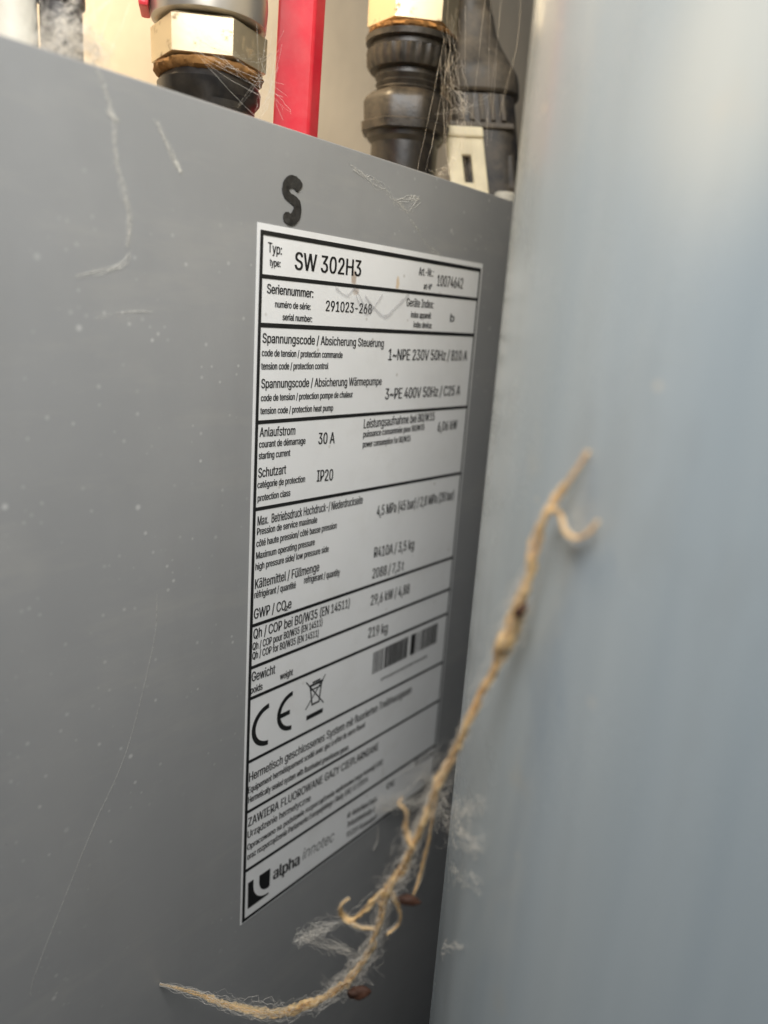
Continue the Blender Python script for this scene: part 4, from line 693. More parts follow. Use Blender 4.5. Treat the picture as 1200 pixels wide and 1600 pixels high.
    'm': (610, "53,0 53,379 112,379 112,295 108,295 114,314 122,331 132,346 144,358 158,368 172,376 187,382 203,385 219,386 245,383 268,375 287,361 303,342 314,320 321,295 312,295 318,312 326,329 337,343 350,356 364,366 381,375 398,381 417,385 437,386 458,385 478,380 497,372 514,361 529,346 541,328 550,307 555,283 557,255 557,0 496,0 496,254 493,279 485,298 473,313 456,323 438,329 419,330 402,329 387,326 374,320 363,312 353,302 345,290 340,277 336,263 335,247 335,0 274,0 274,260 272,280 265,297 253,311 238,322 220,328 199,330 185,329 171,326 158,320 145,312 135,302 126,289 119,274 115,257 114,238 114,0", "12,13,14 28,29,30 11,12,14 27,28,30 27,30,31 11,14,15 10,11,15 26,27,31 26,31,32 0,1,2 0,2,4 4,2,3 9,10,15 25,26,32 9,15,16 25,32,33 8,9,16 24,25,33 8,16,17 24,33,34 7,8,17 23,24,34 23,34,35 6,7,17 22,23,47 47,23,35 6,17,65 65,17,18 5,6,66 66,6,65 64,65,18 22,47,48 46,47,35 5,66,67 22,48,49 21,22,49 45,46,35 45,35,36 63,64,18 5,67,68 21,49,50 44,45,36 62,63,18 5,68,69 62,18,19 21,50,51 4,5,69 43,44,36 20,21,51 4,69,70 20,51,52 61,62,19 43,36,37 20,52,53 4,70,71 42,43,37 60,61,20 20,61,19 0,4,72 72,4,71 60,20,53 60,53,54 42,37,38 59,60,54 41,42,38 59,54,55 0,72,73 59,55,56 58,59,56 0,73,74 41,38,39 40,41,39 58,56,57 0,74,75"),
    'n': (410, "114,227 114,0 53,0 53,379 112,379 112,287 102,287 116,319 132,344 152,362 175,374 200,382 227,384 252,383 275,377 295,369 313,356 328,340 341,321 350,298 355,271 357,240 357,0 296,0 296,235 293,263 286,286 273,304 256,318 235,326 210,329 192,328 176,324 161,317 147,308 136,297 126,283 119,266 115,248", "11,12,13 11,13,14 10,11,14 2,3,4 2,4,6 6,4,5 10,14,15 9,10,15 9,15,16 8,9,16 8,16,17 7,8,31 31,8,17 31,17,30 30,17,18 29,30,18 7,31,32 28,29,18 7,32,33 28,18,19 6,7,33 27,28,19 6,33,34 6,34,35 26,27,19 26,19,20 6,35,36 2,6,37 37,6,36 25,26,20 25,20,21 2,37,38 24,25,21 2,38,0 24,21,22 23,24,22 2,0,1"),
    'o': (415, "207,-8 174,-5 144,3 117,16 93,35 72,58 56,85 44,116 37,150 34,187 37,225 44,260 56,291 72,318 93,341 117,360 144,374 174,382 207,384 241,382 271,374 299,360 323,341 343,318 359,291 371,260 379,225 381,187 379,150 371,116 359,85 343,58 323,35 299,16 271,3 241,-5 207,46 231,49 252,55 270,66 285,80 298,97 307,117 314,139 318,163 319,187 318,212 314,236 307,258 298,278 285,296 270,310 252,321 231,328 207,330 184,328 163,321 145,310 130,296 118,278 108,258 102,236 98,212 96,187 98,163 102,139 108,117 118,97 130,80 145,66 163,55 184,49", "17,18,19 17,19,20 16,17,20 15,16,20 15,20,21 14,15,21 14,21,22 14,22,23 13,14,54 54,14,23 13,54,55 53,54,23 13,55,56 52,53,23 13,56,57 51,52,23 51,23,24 12,13,57 12,57,58 50,51,24 12,58,59 49,50,24 11,12,59 49,24,25 11,59,60 48,49,25 10,11,60 48,25,26 10,60,61 47,48,26 10,61,62 46,47,26 46,26,27 9,10,62 9,62,63 45,46,27 8,9,63 8,63,64 44,45,27 44,27,28 8,64,65 43,44,28 43,28,29 7,8,65 7,65,66 42,43,29 7,66,67 41,42,29 6,7,67 41,29,30 40,41,30 6,67,68 5,6,68 40,30,31 39,40,31 5,68,69 5,69,70 38,39,31 4,5,70 38,31,32 4,70,71 37,38,32 4,71,36 36,37,32 4,36,32 3,4,32 3,32,33 2,3,33 2,33,34 1,2,34 1,34,35 0,1,35"),
    'p': (424, "53,-143 53,379 112,379 112,319 118,319 123,327 130,336 137,346 147,355 158,364 171,373 188,379 207,383 229,384 259,382 287,374 313,361 335,342 354,320 370,293 381,261 388,227 390,189 388,151 381,116 370,84 355,57 336,34 313,16 288,3 260,-6 229,-8 208,-7 189,-3 173,4 159,12 147,21 138,31 130,41 124,50 118,59 114,59 114,-143 220,47 242,49 262,55 279,66 294,80 306,97 316,117 323,139 327,163 328,189 327,215 323,239 316,261 307,281 295,298 280,311 262,322 243,328 220,330 198,328 178,322 161,312 147,299 134,282 125,263 118,241 114,216 113,189 114,162 118,138 125,115 135,95 147,78 162,65 179,55 198,49", "12,13,14 11,12,14 11,14,15 0,1,2 0,2,3 10,11,15 10,15,16 9,10,16 8,9,16 8,16,17 7,8,17 6,7,17 6,17,61 61,17,18 5,6,61 5,61,62 60,61,18 5,62,63 59,60,18 4,5,63 4,63,64 58,59,18 58,18,19 0,3,4 0,4,68 68,4,67 67,4,66 66,4,65 65,4,64 57,58,19 56,57,19 56,19,20 55,56,20 55,20,21 54,55,21 0,68,69 53,54,21 53,21,22 0,69,70 52,53,22 0,70,71 51,52,22 51,22,23 50,51,23 0,71,72 50,23,24 49,50,24 0,72,73 48,49,24 48,24,25 0,73,41 41,73,74 47,48,25 41,74,75 47,25,26 46,47,26 41,75,76 45,46,26 41,76,40 40,76,77 0,41,42 39,40,77 45,26,27 44,45,27 39,77,78 38,39,78 43,44,27 38,78,43 38,43,27 37,38,27 37,27,28 36,37,28 35,36,28 35,28,29 34,35,29 33,34,29 33,29,30 32,33,30 32,30,31"),
    'q': (424, "372,-143 311,-143 311,59 306,59 301,50 295,41 287,31 277,21 266,12 252,4 236,-3 217,-7 195,-8 165,-6 137,3 111,16 89,34 70,57 55,84 43,116 36,151 34,189 36,227 43,261 55,293 70,320 89,342 112,361 137,374 165,382 196,384 218,383 237,379 253,373 267,364 278,355 287,346 295,336 301,327 307,319 313,319 313,379 372,379 205,47 226,49 246,55 263,65 278,78 290,95 299,115 306,138 310,162 312,189 310,216 306,241 300,263 290,282 278,299 263,312 246,322 227,328 205,330 182,328 162,322 145,311 130,298 118,281 108,261 102,239 98,215 96,189 98,163 102,139 109,117 118,97 130,80 145,66 162,55 182,49", "29,30,31 29,31,32 28,29,32 40,41,42 40,42,0 28,32,33 27,28,33 27,33,34 27,34,35 26,27,35 26,35,36 26,36,37 25,26,61 61,26,37 61,37,38 25,61,62 60,61,38 59,60,38 25,62,63 59,38,39 58,59,39 25,63,64 24,25,64 58,39,40 58,40,57 57,40,56 56,40,55 55,40,54 54,40,0 24,64,65 24,65,66 23,24,66 23,66,67 22,23,67 22,67,68 53,54,0 22,68,69 21,22,69 52,53,0 21,69,70 21,70,71 51,52,0 20,21,71 20,71,72 50,51,0 19,20,72 19,72,73 49,50,0 19,73,74 18,19,74 48,49,2 2,49,0 18,74,75 47,48,2 17,18,75 17,75,76 46,47,2 17,76,77 45,46,3 3,46,2 45,3,4 1,2,0 16,17,77 16,77,78 44,45,4 44,4,5 16,78,43 43,44,5 16,43,5 16,5,6 15,16,6 15,6,7 15,7,8 14,15,8 14,8,9 14,9,10 13,14,10 13,10,11 12,13,11"),
    'r': (259, "53,0 53,379 112,379 112,321 115,321 124,339 137,354 152,367 171,377 191,383 213,385 229,384 243,384 243,322 230,324 223,325 215,326 207,326 190,324 174,321 159,315 146,306 135,296 126,284 119,269 115,254 114,237 114,0", "9,10,11 9,11,12 9,12,13 8,9,13 0,1,2 0,2,3 7,8,13 6,7,13 5,6,14 14,6,13 4,5,17 17,5,16 16,5,15 15,5,14 4,17,18 4,18,19 0,3,4 0,4,25 25,4,24 24,4,23 23,4,22 22,4,21 21,4,20 20,4,19 0,25,26 0,26,27"),
    's': (365, "182,-8 157,-7 133,-3 112,3 93,12 76,24 62,38 50,54 41,73 36,94 94,107 101,87 111,72 124,60 141,52 160,47 181,45 206,47 227,53 244,62 258,74 265,88 268,103 266,115 262,126 254,136 243,144 229,150 212,155 149,170 118,180 92,192 72,208 58,227 50,249 47,274 49,295 55,314 65,332 79,347 95,360 115,370 137,378 161,383 187,384 212,383 234,379 254,372 271,363 286,352 299,339 309,324 318,308 324,290 268,277 262,291 254,304 243,316 228,325 210,331 187,333 166,331 147,326 131,317 119,305 111,292 109,277 110,264 115,253 124,243 136,235 152,229 172,223 229,209 261,200 287,187 306,171 320,153 328,131 331,107 329,85 323,65 312,47 298,31 281,18 260,6 236,-2 210,-7", "43,44,45 43,45,46 42,43,46 42,46,47 41,42,47 41,47,48 40,41,48 40,48,49 39,40,49 39,49,50 38,39,50 38,50,60 60,50,51 38,60,61 59,60,51 37,38,61 37,61,62 58,59,51 37,62,63 57,58,51 57,51,52 37,63,64 56,57,52 36,37,64 56,52,53 36,64,65 55,56,53 35,36,65 35,65,66 54,55,53 35,66,67 34,35,67 34,67,68 34,68,69 33,34,69 33,69,70 33,70,71 33,71,72 32,33,72 32,72,73 32,73,74 31,32,74 31,74,75 30,31,75 30,75,76 29,30,76 29,76,77 28,29,77 27,28,77 27,77,78 26,27,78 25,26,78 24,25,78 24,78,79 23,24,79 22,23,79 9,10,11 22,79,80 21,22,80 8,9,11 20,21,80 8,11,12 20,80,81 19,20,81 7,8,12 7,12,13 19,81,82 18,19,82 7,13,14 6,7,14 17,18,82 6,14,15 16,17,82 16,82,83 6,15,16 6,16,83 5,6,83 5,83,84 4,5,84 4,84,85 3,4,85 3,85,86 2,3,86 2,86,87 1,2,87 1,87,0"),
    't': (227, "204,379 204,327 6,327 6,379 65,471 126,471 126,98 127,83 130,70 136,61 144,55 156,51 170,50 185,51 202,54 213,2 207,0 200,-2 192,-3 184,-3 176,-4 168,-4 138,-1 113,7 92,21 77,41 68,64 65,93", "2,3,0 2,0,1 27,4,5 27,5,6 27,6,7 26,27,7 26,7,8 26,8,9 25,26,9 25,9,10 25,10,11 13,14,15 25,11,12 12,13,15 25,12,15 24,25,15 23,24,15 22,23,15 22,15,16 22,16,17 21,22,17 21,17,18 21,18,19 21,19,20"),
    'u': (410, "182,-5 158,-3 135,2 115,11 97,23 82,39 69,59 60,82 54,109 53,139 53,379 114,379 114,144 116,117 124,94 137,75 154,61 175,53 200,50 218,51 234,55 249,62 263,71 274,83 283,97 290,113 295,132 296,153 296,379 357,379 357,0 298,0 298,92 307,92 294,60 277,35 257,17 234,5 209,-3", "9,10,11 9,11,12 27,28,29 27,29,30 26,27,30 9,12,13 8,9,13 25,26,33 33,26,30 8,13,14 24,25,33 7,8,14 23,24,32 32,24,33 7,14,15 23,32,34 34,32,31 34,33,30 22,23,34 6,7,15 6,15,16 21,22,34 20,21,34 6,16,17 20,34,35 31,34,30 5,6,17 19,20,35 5,17,18 18,19,35 5,18,35 4,5,35 4,35,36 3,4,36 3,36,37 2,3,37 2,37,38 1,2,38 1,38,0"),
    'v': (389, "163,0 17,379 84,379 165,155 173,132 180,110 187,87 193,64 199,42 206,21 184,21 191,42 197,64 203,87 209,110 216,132 224,155 305,379 371,379 226,0", "0,1,2 0,2,3 16,17,18 16,18,19 0,3,4 15,16,19 0,4,5 14,15,19 0,5,6 13,14,19 0,6,7 12,13,19 11,12,8 8,12,19 0,7,11 11,7,8 0,11,10 9,8,19 0,10,9 0,9,19"),
    'w': (567, "138,0 23,379 87,379 133,214 140,190 147,164 154,137 161,107 168,75 175,41 165,41 172,74 179,105 186,135 192,163 199,189 206,214 252,379 316,379 362,214 368,189 375,163 382,136 388,106 395,75 402,41 391,41 399,75 406,106 413,135 420,163 427,189 434,214 480,379 545,379 429,0 368,0 319,172 305,225 300,243 295,262 291,280 277,338 291,338 277,280 263,225 258,207 253,189 248,172 199,0", "0,1,2 0,2,3 16,17,42 42,17,18 42,18,43 43,18,19 32,33,34 32,34,35 16,42,44 44,42,41 44,43,41 41,43,19 16,44,45 40,41,19 39,40,19 38,39,19 37,38,19 16,45,46 0,3,4 15,16,46 37,19,20 31,32,35 15,46,47 0,4,5 37,20,21 30,31,35 15,47,48 14,15,48 14,48,49 36,37,21 0,5,6 36,21,22 29,30,35 13,14,49 0,6,7 36,22,23 28,29,35 12,13,49 0,7,8 36,23,24 27,28,35 11,12,49 0,8,10 10,8,9 36,24,26 26,24,25 26,27,35 10,11,49 0,10,49 36,26,35"),
    'x': (379, "21,0 171,218 171,171 29,379 100,379 147,306 159,287 170,270 179,253 188,237 198,221 207,206 175,206 185,221 194,237 202,253 211,270 222,287 233,306 282,379 352,379 209,169 209,214 358,0 287,0 231,85 219,103 209,120 200,136 191,152 182,167 173,182 205,182 195,167 187,152 178,136 170,120 160,103 148,85 91,0", "2,3,4 2,4,5 18,19,20 18,20,21 2,5,6 17,18,21 2,6,7 16,17,21 2,7,1 1,7,8 15,16,22 22,16,21 1,8,9 14,15,22 1,9,13 13,9,10 13,14,10 10,14,22 1,13,12 11,10,22 0,1,12 11,22,23 0,12,31 31,12,11 31,11,32 32,11,23 0,31,30 33,32,23 0,30,34 34,30,29 34,33,29 29,33,23 0,34,35 28,29,23 0,35,36 27,28,23 0,36,37 26,27,23 0,37,38 25,26,23 0,38,39 24,25,23"),
    'y': (389, "47,-139 61,-86 71,-87 83,-89 94,-90 104,-89 113,-86 122,-81 130,-74 138,-64 145,-51 151,-36 163,-1 17,379 84,379 165,155 173,132 180,109 187,87 193,64 199,42 206,21 184,21 190,42 196,64 202,87 209,110 216,132 224,155 305,379 371,379 204,-58 196,-77 187,-93 177,-107 165,-119 153,-128 139,-136 125,-141 109,-144 91,-145 82,-145 73,-144 65,-143 57,-142 52,-140", "12,13,14 12,14,15 28,29,30 28,30,31 12,15,16 27,28,31 26,27,31 12,16,17 25,26,21 21,26,31 12,17,18 24,25,21 12,18,19 23,24,20 20,24,21 12,19,23 23,19,20 12,23,22 12,22,21 12,21,31 11,12,31 10,11,31 9,10,31 9,31,32 8,9,32 7,8,32 7,32,33 6,7,33 0,1,2 5,6,33 0,2,3 4,5,33 0,3,4 0,4,33 0,33,34 0,34,35 0,35,36 0,36,37 0,37,38 45,0,38 44,45,38 44,38,39 43,44,39 42,43,39 42,39,40 41,42,40"),
    'z': (380, "42,0 42,46 254,320 254,323 48,323 48,379 333,379 333,331 126,60 126,56 339,56 339,0", "4,5,6 4,6,7 4,7,3 3,7,2 2,7,8 1,2,8 1,8,9 1,9,10 1,10,11 0,1,11"),
    '~': (453, "52,150 53,176 58,199 66,218 76,233 89,246 103,255 119,261 135,265 151,266 168,265 183,262 197,256 212,247 228,235 246,221 257,211 267,204 275,198 282,195 290,193 299,192 312,194 323,199 332,207 339,219 343,234 344,253 400,253 399,226 394,204 386,185 376,170 364,157 349,148 334,142 318,138 301,137 284,138 269,141 254,148 239,156 224,168 207,182 195,191 185,199 177,204 170,208 162,210 154,210 141,209 130,204 121,196 114,185 109,169 108,150", "8,9,10 8,10,11 7,8,11 7,11,12 6,7,12 6,12,13 5,6,13 26,27,28 26,28,29 5,13,14 4,5,14 4,14,15 25,26,29 3,4,15 25,29,30 3,15,16 24,25,30 2,3,49 49,3,16 49,16,17 2,49,50 48,49,17 47,48,17 2,50,51 46,47,17 23,24,30 2,51,52 45,46,17 23,30,31 45,17,18 1,2,52 22,23,31 44,45,18 44,18,19 1,52,53 44,19,20 21,22,31 44,20,21 44,21,31 43,44,31 43,31,32 1,53,54 42,43,32 0,1,54 42,32,33 0,54,55 41,42,33 41,33,34 40,41,34 40,34,35 39,40,35 39,35,36 38,39,36 38,36,37"),
    '°': (316, "158,283 138,285 119,290 101,298 84,310 70,324 59,340 50,358 45,377 43,397 45,418 50,437 59,455 70,472 84,486 101,497 119,506 138,511 158,513 179,511 198,506 216,497 232,486 246,472 257,455 266,437 271,418 273,397 271,377 266,358 257,340 246,324 232,310 216,298 198,290 179,285 158,334 170,335 180,338 190,343 199,349 207,357 213,366 218,376 221,386 222,397 221,409 218,420 213,430 207,439 199,446 190,453 180,458 170,461 158,462 147,461 136,458 126,453 117,446 109,439 103,430 98,420 96,409 95,397 96,386 98,376 103,366 109,357 117,349 126,343 136,338 147,335", "17,18,19 16,17,19 16,19,20 15,16,20 15,20,21 14,15,21 14,21,22 13,14,22 13,22,23 12,13,23 12,23,54 54,23,24 12,54,55 53,54,24 52,53,24 12,55,56 51,52,24 12,56,57 11,12,57 51,24,25 11,57,58 50,51,25 11,58,59 49,50,25 11,59,60 48,49,25 10,11,60 48,25,26 10,60,61 47,48,26 10,61,62 46,47,26 9,10,62 46,26,27 9,62,63 45,46,27 8,9,63 8,63,64 44,45,27 44,27,28 8,64,65 43,44,28 43,28,29 7,8,65 7,65,66 42,43,29 7,66,67 41,42,29 41,29,30 6,7,67 6,67,68 40,41,30 6,68,69 39,40,30 6,69,70 38,39,30 5,6,70 38,30,31 5,70,71 37,38,31 5,71,36 36,37,31 5,36,31 4,5,31 4,31,32 3,4,32 3,32,33 2,3,33 2,33,34 1,2,34 1,34,35 0,1,35"),
    'ß': (441, "122,362 122,0 60,0 60,362 64,409 77,447 99,477 127,498 160,511 197,516 218,514 240,510 260,503 280,493 297,479 312,463 323,443 330,420 332,393 331,377 329,363 325,351 320,340 315,331 309,322 303,314 297,306 292,299 289,291 286,282 285,272 287,261 291,250 297,241 306,232 316,224 327,215 339,207 350,198 362,188 373,177 383,165 391,152 398,137 402,120 403,100 401,79 396,59 386,42 374,27 358,15 340,6 319,-1 295,-5 269,-7 247,-6 227,-3 207,1 190,7 175,14 164,20 187,74 196,69 206,64 217,58 231,54 247,51 265,50 287,51 306,56 321,64 333,75 339,88 342,104 340,117 336,129 330,139 321,149 311,158 300,167 288,175 276,184 264,194 253,204 243,215 235,227 228,240 224,255 223,272 223,285 226,297 230,306 235,314 241,322 247,329 254,337 259,345 264,353 269,363 271,374 272,388 269,410 262,428 250,442 234,451 217,457 197,459 174,456 156,448 141,435 130,417 124,393", "8,9,10 8,10,11 7,8,11 7,11,12 7,12,13 6,7,13 6,13,14 6,14,15 5,6,106 106,6,15 106,15,105 105,15,16 5,106,107 104,105,16 5,107,108 103,104,16 5,108,109 4,5,109 103,16,17 102,103,17 4,109,110 101,102,17 101,17,18 4,110,111 100,101,18 3,4,111 100,18,19 3,111,0 99,100,19 99,19,20 98,99,20 98,20,21 97,98,21 2,3,0 2,0,1 96,97,21 96,21,22 95,96,22 95,22,23 94,95,23 94,23,24 93,94,24 92,93,24 92,24,25 91,92,25 91,25,26 91,26,27 90,91,27 90,27,28 89,90,28 89,28,29 88,89,29 88,29,30 88,30,31 87,88,31 87,31,32 86,87,32 86,32,33 86,33,34 85,86,34 85,34,35 84,85,35 84,35,36 84,36,37 83,84,37 83,37,38 82,83,38 82,38,39 81,82,39 81,39,40 80,81,40 80,40,41 79,80,41 78,79,41 78,41,42 77,78,42 77,42,43 76,77,43 75,76,43 75,43,44 74,75,44 74,44,45 73,74,45 72,73,45 72,45,46 71,72,46 71,46,47 70,71,47 60,61,62 60,62,63 69,70,47 60,63,64 69,47,48 60,64,65 68,69,48 60,65,66 67,68,48 60,66,67 60,67,48 60,48,49 60,49,50 59,60,50 59,50,51 58,59,51 57,58,51 57,51,52 56,57,52 56,52,53 55,56,53 55,53,54"),
    'à': (389, "160,-9 137,-7 115,-3 94,5 76,15 60,29 48,45 38,63 32,84 30,108 32,128 36,146 43,161 53,174 64,184 78,193 92,200 108,206 125,211 143,214 161,217 178,220 234,227 247,229 257,231 265,235 271,240 274,246 276,255 276,257 275,272 272,285 267,297 260,307 251,315 240,322 227,327 212,330 196,331 178,330 163,327 149,322 137,316 127,309 118,301 110,292 104,283 100,274 41,291 51,313 64,331 79,346 95,358 114,368 133,375 153,380 173,383 194,384 208,384 223,382 239,379 255,375 271,369 286,360 300,350 312,336 322,320 330,301 335,278 337,251 337,0 277,0 277,52 272,52 267,43 260,34 252,25 242,16 229,8 215,1 199,-4 181,-7 170,45 192,47 211,51 228,59 242,68 254,80 263,93 270,108 274,122 276,138 276,190 272,187 267,184 259,182 251,180 241,178 231,176 200,171 175,168 161,166 147,163 134,159 122,153 112,147 103,139 97,130 93,118 92,105 93,93 96,82 102,72 109,64 119,57 130,52 142,48 156,46 165,429 99,529 168,529 215,429", "56,57,58 56,58,59 55,56,59 55,59,60 54,55,60 54,60,61 53,54,61 53,61,62 53,62,63 52,53,63 52,63,64 51,52,64 51,64,65 50,51,65 50,65,38 38,65,37 37,65,66 49,50,39 39,50,38 49,39,40 36,37,66 49,40,41 35,36,66 49,41,42 34,35,66 34,66,67 49,42,43 33,34,67 48,49,43 48,43,44 32,33,67 32,67,68 48,44,45 31,32,68 48,45,46 47,48,46 30,31,68 30,68,69 29,30,69 28,29,69 27,28,69 27,69,70 26,27,70 25,26,70 24,25,92 92,25,70 23,24,92 22,23,92 21,22,92 20,21,92 19,20,92 18,19,92 17,18,92 16,17,92 15,16,92 14,15,92 14,92,93 91,92,70 14,93,94 14,94,95 13,14,95 13,95,96 13,96,97 13,97,98 13,98,99 12,13,99 12,99,100 12,100,101 12,101,102 12,102,103 11,12,103 11,103,104 11,104,105 11,105,106 10,11,106 10,106,107 90,91,70 10,107,108 9,10,108 89,90,70 9,108,109 8,9,109 88,89,70 8,109,110 87,88,70 8,110,111 7,8,111 7,111,112 86,87,72 72,87,70 7,112,113 85,86,72 7,113,114 6,7,114 84,85,73 73,85,72 6,114,115 6,115,116 84,73,74 71,72,70 83,84,74 6,116,117 82,83,74 6,117,82 6,82,74 5,6,74 5,74,75 5,75,76 4,5,76 4,76,77 4,77,78 3,4,78 3,78,79 2,3,79 2,79,80 1,2,80 1,80,81 0,1,81 118,119,120 118,120,121"),
    'ä': (389, "160,-9 137,-7 115,-3 94,5 76,15 60,29 48,45 38,63 32,84 30,108 32,128 36,146 43,161 53,174 64,184 78,193 92,200 108,206 125,211 143,214 161,217 178,220 234,227 247,229 257,231 265,235 271,240 274,246 276,255 276,257 275,272 272,285 267,297 260,307 251,315 240,322 227,327 212,330 196,331 178,330 163,327 149,322 137,316 127,309 118,301 110,292 104,283 100,274 41,291 51,313 64,331 79,346 95,358 114,368 133,375 153,380 173,383 194,384 208,384 223,382 239,379 255,375 271,369 286,360 300,350 312,336 322,320 330,301 335,278 337,251 337,0 277,0 277,52 272,52 267,43 260,34 252,25 242,16 229,8 215,1 199,-4 181,-7 170,45 192,47 211,51 228,59 242,68 254,80 263,93 270,108 274,122 276,138 276,190 272,187 267,184 259,182 251,180 241,178 231,176 200,171 175,168 161,166 147,163 134,159 122,153 112,147 103,139 97,130 93,118 92,105 93,93 96,82 102,72 109,64 119,57 130,52 142,48 156,46 261,443 251,444 241,448 233,455 226,463 222,472 221,483 222,494 226,503 233,512 241,518 251,522 261,523 272,522 281,518 290,512 296,503 300,494 301,483 300,472 296,463 290,455 281,448 272,444 117,443 107,444 97,448 89,455 82,463 78,472 77,483 78,494 82,503 89,512 97,518 107,522 117,523 128,522 138,518 146,512 152,503 156,494 158,483 156,472 152,463 146,455 138,448 128,444", "56,57,58 56,58,59 55,56,59 55,59,60 54,55,60 54,60,61 53,54,61 53,61,62 53,62,63 52,53,63 52,63,64 51,52,64 51,64,65 50,51,65 50,65,38 38,65,37 37,65,66 49,50,39 39,50,38 49,39,40 36,37,66 49,40,41 35,36,66 49,41,42 34,35,66 34,66,67 49,42,43 33,34,67 48,49,43 48,43,44 32,33,67 32,67,68 48,44,45 31,32,68 48,45,46 47,48,46 30,31,68 30,68,69 29,30,69 28,29,69 27,28,69 27,69,70 26,27,70 25,26,70 24,25,92 92,25,70 23,24,92 22,23,92 21,22,92 20,21,92 19,20,92 18,19,92 17,18,92 16,17,92 15,16,92 14,15,92 14,92,93 91,92,70 14,93,94 14,94,95 13,14,95 13,95,96 13,96,97 13,97,98 13,98,99 12,13,99 12,99,100 12,100,101 12,101,102 12,102,103 11,12,103 11,103,104 11,104,105 11,105,106 10,11,106 10,106,107 90,91,70 10,107,108 9,10,108 89,90,70 9,108,109 8,9,109 88,89,70 8,109,110 87,88,70 8,110,111 7,8,111 7,111,112 86,87,72 72,87,70 7,112,113 85,86,72 7,113,114 6,7,114 84,85,73 73,85,72 6,114,115 6,115,116 84,73,74 71,72,70 83,84,74 6,116,117 82,83,74 6,117,82 6,82,74 5,6,74 5,74,75 5,75,76 4,5,76 4,76,77 4,77,78 3,4,78 3,78,79 2,3,79 2,79,80 1,2,80 1,80,81 0,1,81 129,130,131 128,129,131 128,131,132 127,128,132 127,132,133 126,127,133 126,133,134 126,134,135 125,126,135 125,135,136 124,125,136 123,124,136 123,136,137 122,123,137 122,137,138 121,122,138 121,138,139 120,121,139 120,139,140 119,120,140 119,140,141 118,119,141 153,154,155 152,153,155 152,155,156 151,152,156 151,156,157 150,151,157 150,157,158 150,158,159 149,150,159 149,159,160 148,149,160 147,148,160 147,160,161 146,147,161 146,161,162 145,146,162 145,162,163 144,145,163 144,163,164 143,144,164 143,164,165 142,143,165"),
    'é': (404, "212,-8 177,-5 145,3 117,16 92,35 72,58 56,85 44,116 37,150 34,187 36,224 44,258 55,290 71,317 91,340 115,359 142,373 172,382 205,384 226,383 246,380 266,374 285,366 303,355 319,341 334,324 347,305 357,282 365,256 370,227 371,194 371,169 75,169 75,221 338,221 310,202 308,226 304,248 298,269 288,286 277,301 263,314 246,323 227,328 205,330 183,328 164,323 146,313 131,301 119,286 109,270 102,251 97,231 96,211 96,178 98,151 102,127 110,106 121,88 135,73 151,61 169,53 190,48 212,46 227,47 241,49 254,53 265,58 276,65 285,73 294,82 300,93 306,105 365,91 358,72 348,55 335,39 320,26 302,14 283,4 261,-3 237,-7 177,429 225,529 293,529 227,429", "17,18,19 17,19,20 16,17,20 16,20,21 16,21,22 15,16,22 15,22,23 14,15,23 14,23,24 14,24,25 13,14,45 45,14,44 44,14,25 43,44,25 42,43,25 13,45,46 42,25,26 41,42,26 13,46,47 12,13,47 40,41,26 12,47,48 40,26,27 39,40,27 12,48,49 11,12,49 11,49,50 38,39,27 38,27,28 11,50,51 37,38,28 10,11,51 37,28,29 10,51,52 36,37,29 10,52,33 33,52,53 36,29,34 34,29,30 35,36,34 9,10,33 9,33,32 53,33,34 53,34,30 54,53,30 54,30,31 8,9,32 55,54,31 8,32,31 8,31,55 8,55,56 7,8,56 7,56,57 6,7,57 6,57,58 71,72,73 70,71,73 70,73,74 6,58,59 5,6,59 69,70,74 5,59,60 68,69,74 68,74,75 67,68,75 5,60,61 66,67,75 4,5,61 66,75,76 4,61,62 65,66,76 64,65,76 4,62,63 63,64,76 4,63,76 4,76,77 3,4,77 3,77,78 2,3,78 2,78,79 2,79,80 1,2,80 1,80,81 0,1,81 82,83,84 82,84,85"),
    'ô': (415, "207,-8 174,-5 144,3 117,16 93,35 72,58 56,85 44,116 37,150 34,187 37,225 44,260 56,291 72,318 93,341 117,360 144,374 174,382 207,384 241,382 271,374 299,360 323,341 343,318 359,291 371,260 379,225 381,187 379,150 371,116 359,85 343,58 323,35 299,16 271,3 241,-5 207,46 231,49 252,55 270,66 285,80 298,97 307,117 314,139 318,163 319,187 318,212 314,236 307,258 298,278 285,296 270,310 252,321 231,328 207,330 184,328 163,321 145,310 130,296 118,278 108,258 102,236 98,212 96,187 98,163 102,139 108,117 118,97 130,80 145,66 163,55 184,49 158,435 98,435 98,438 178,529 236,529 317,438 317,435 256,435 207,495", "17,18,19 17,19,20 16,17,20 15,16,20 15,20,21 14,15,21 14,21,22 14,22,23 13,14,54 54,14,23 13,54,55 53,54,23 13,55,56 52,53,23 13,56,57 51,52,23 51,23,24 12,13,57 12,57,58 50,51,24 12,58,59 49,50,24 11,12,59 49,24,25 11,59,60 48,49,25 10,11,60 48,25,26 10,60,61 47,48,26 10,61,62 46,47,26 46,26,27 9,10,62 9,62,63 45,46,27 8,9,63 8,63,64 44,45,27 44,27,28 8,64,65 43,44,28 43,28,29 7,8,65 7,65,66 42,43,29 7,66,67 41,42,29 6,7,67 41,29,30 40,41,30 6,67,68 5,6,68 40,30,31 39,40,31 5,68,69 5,69,70 38,39,31 4,5,70 38,31,32 4,70,71 37,38,32 4,71,36 36,37,32 4,36,32 3,4,32 3,32,33 2,3,33 2,33,34 1,2,34 1,34,35 0,1,35 74,75,76 74,76,80 80,76,77 74,80,72 79,80,77 73,74,72 79,77,78"),
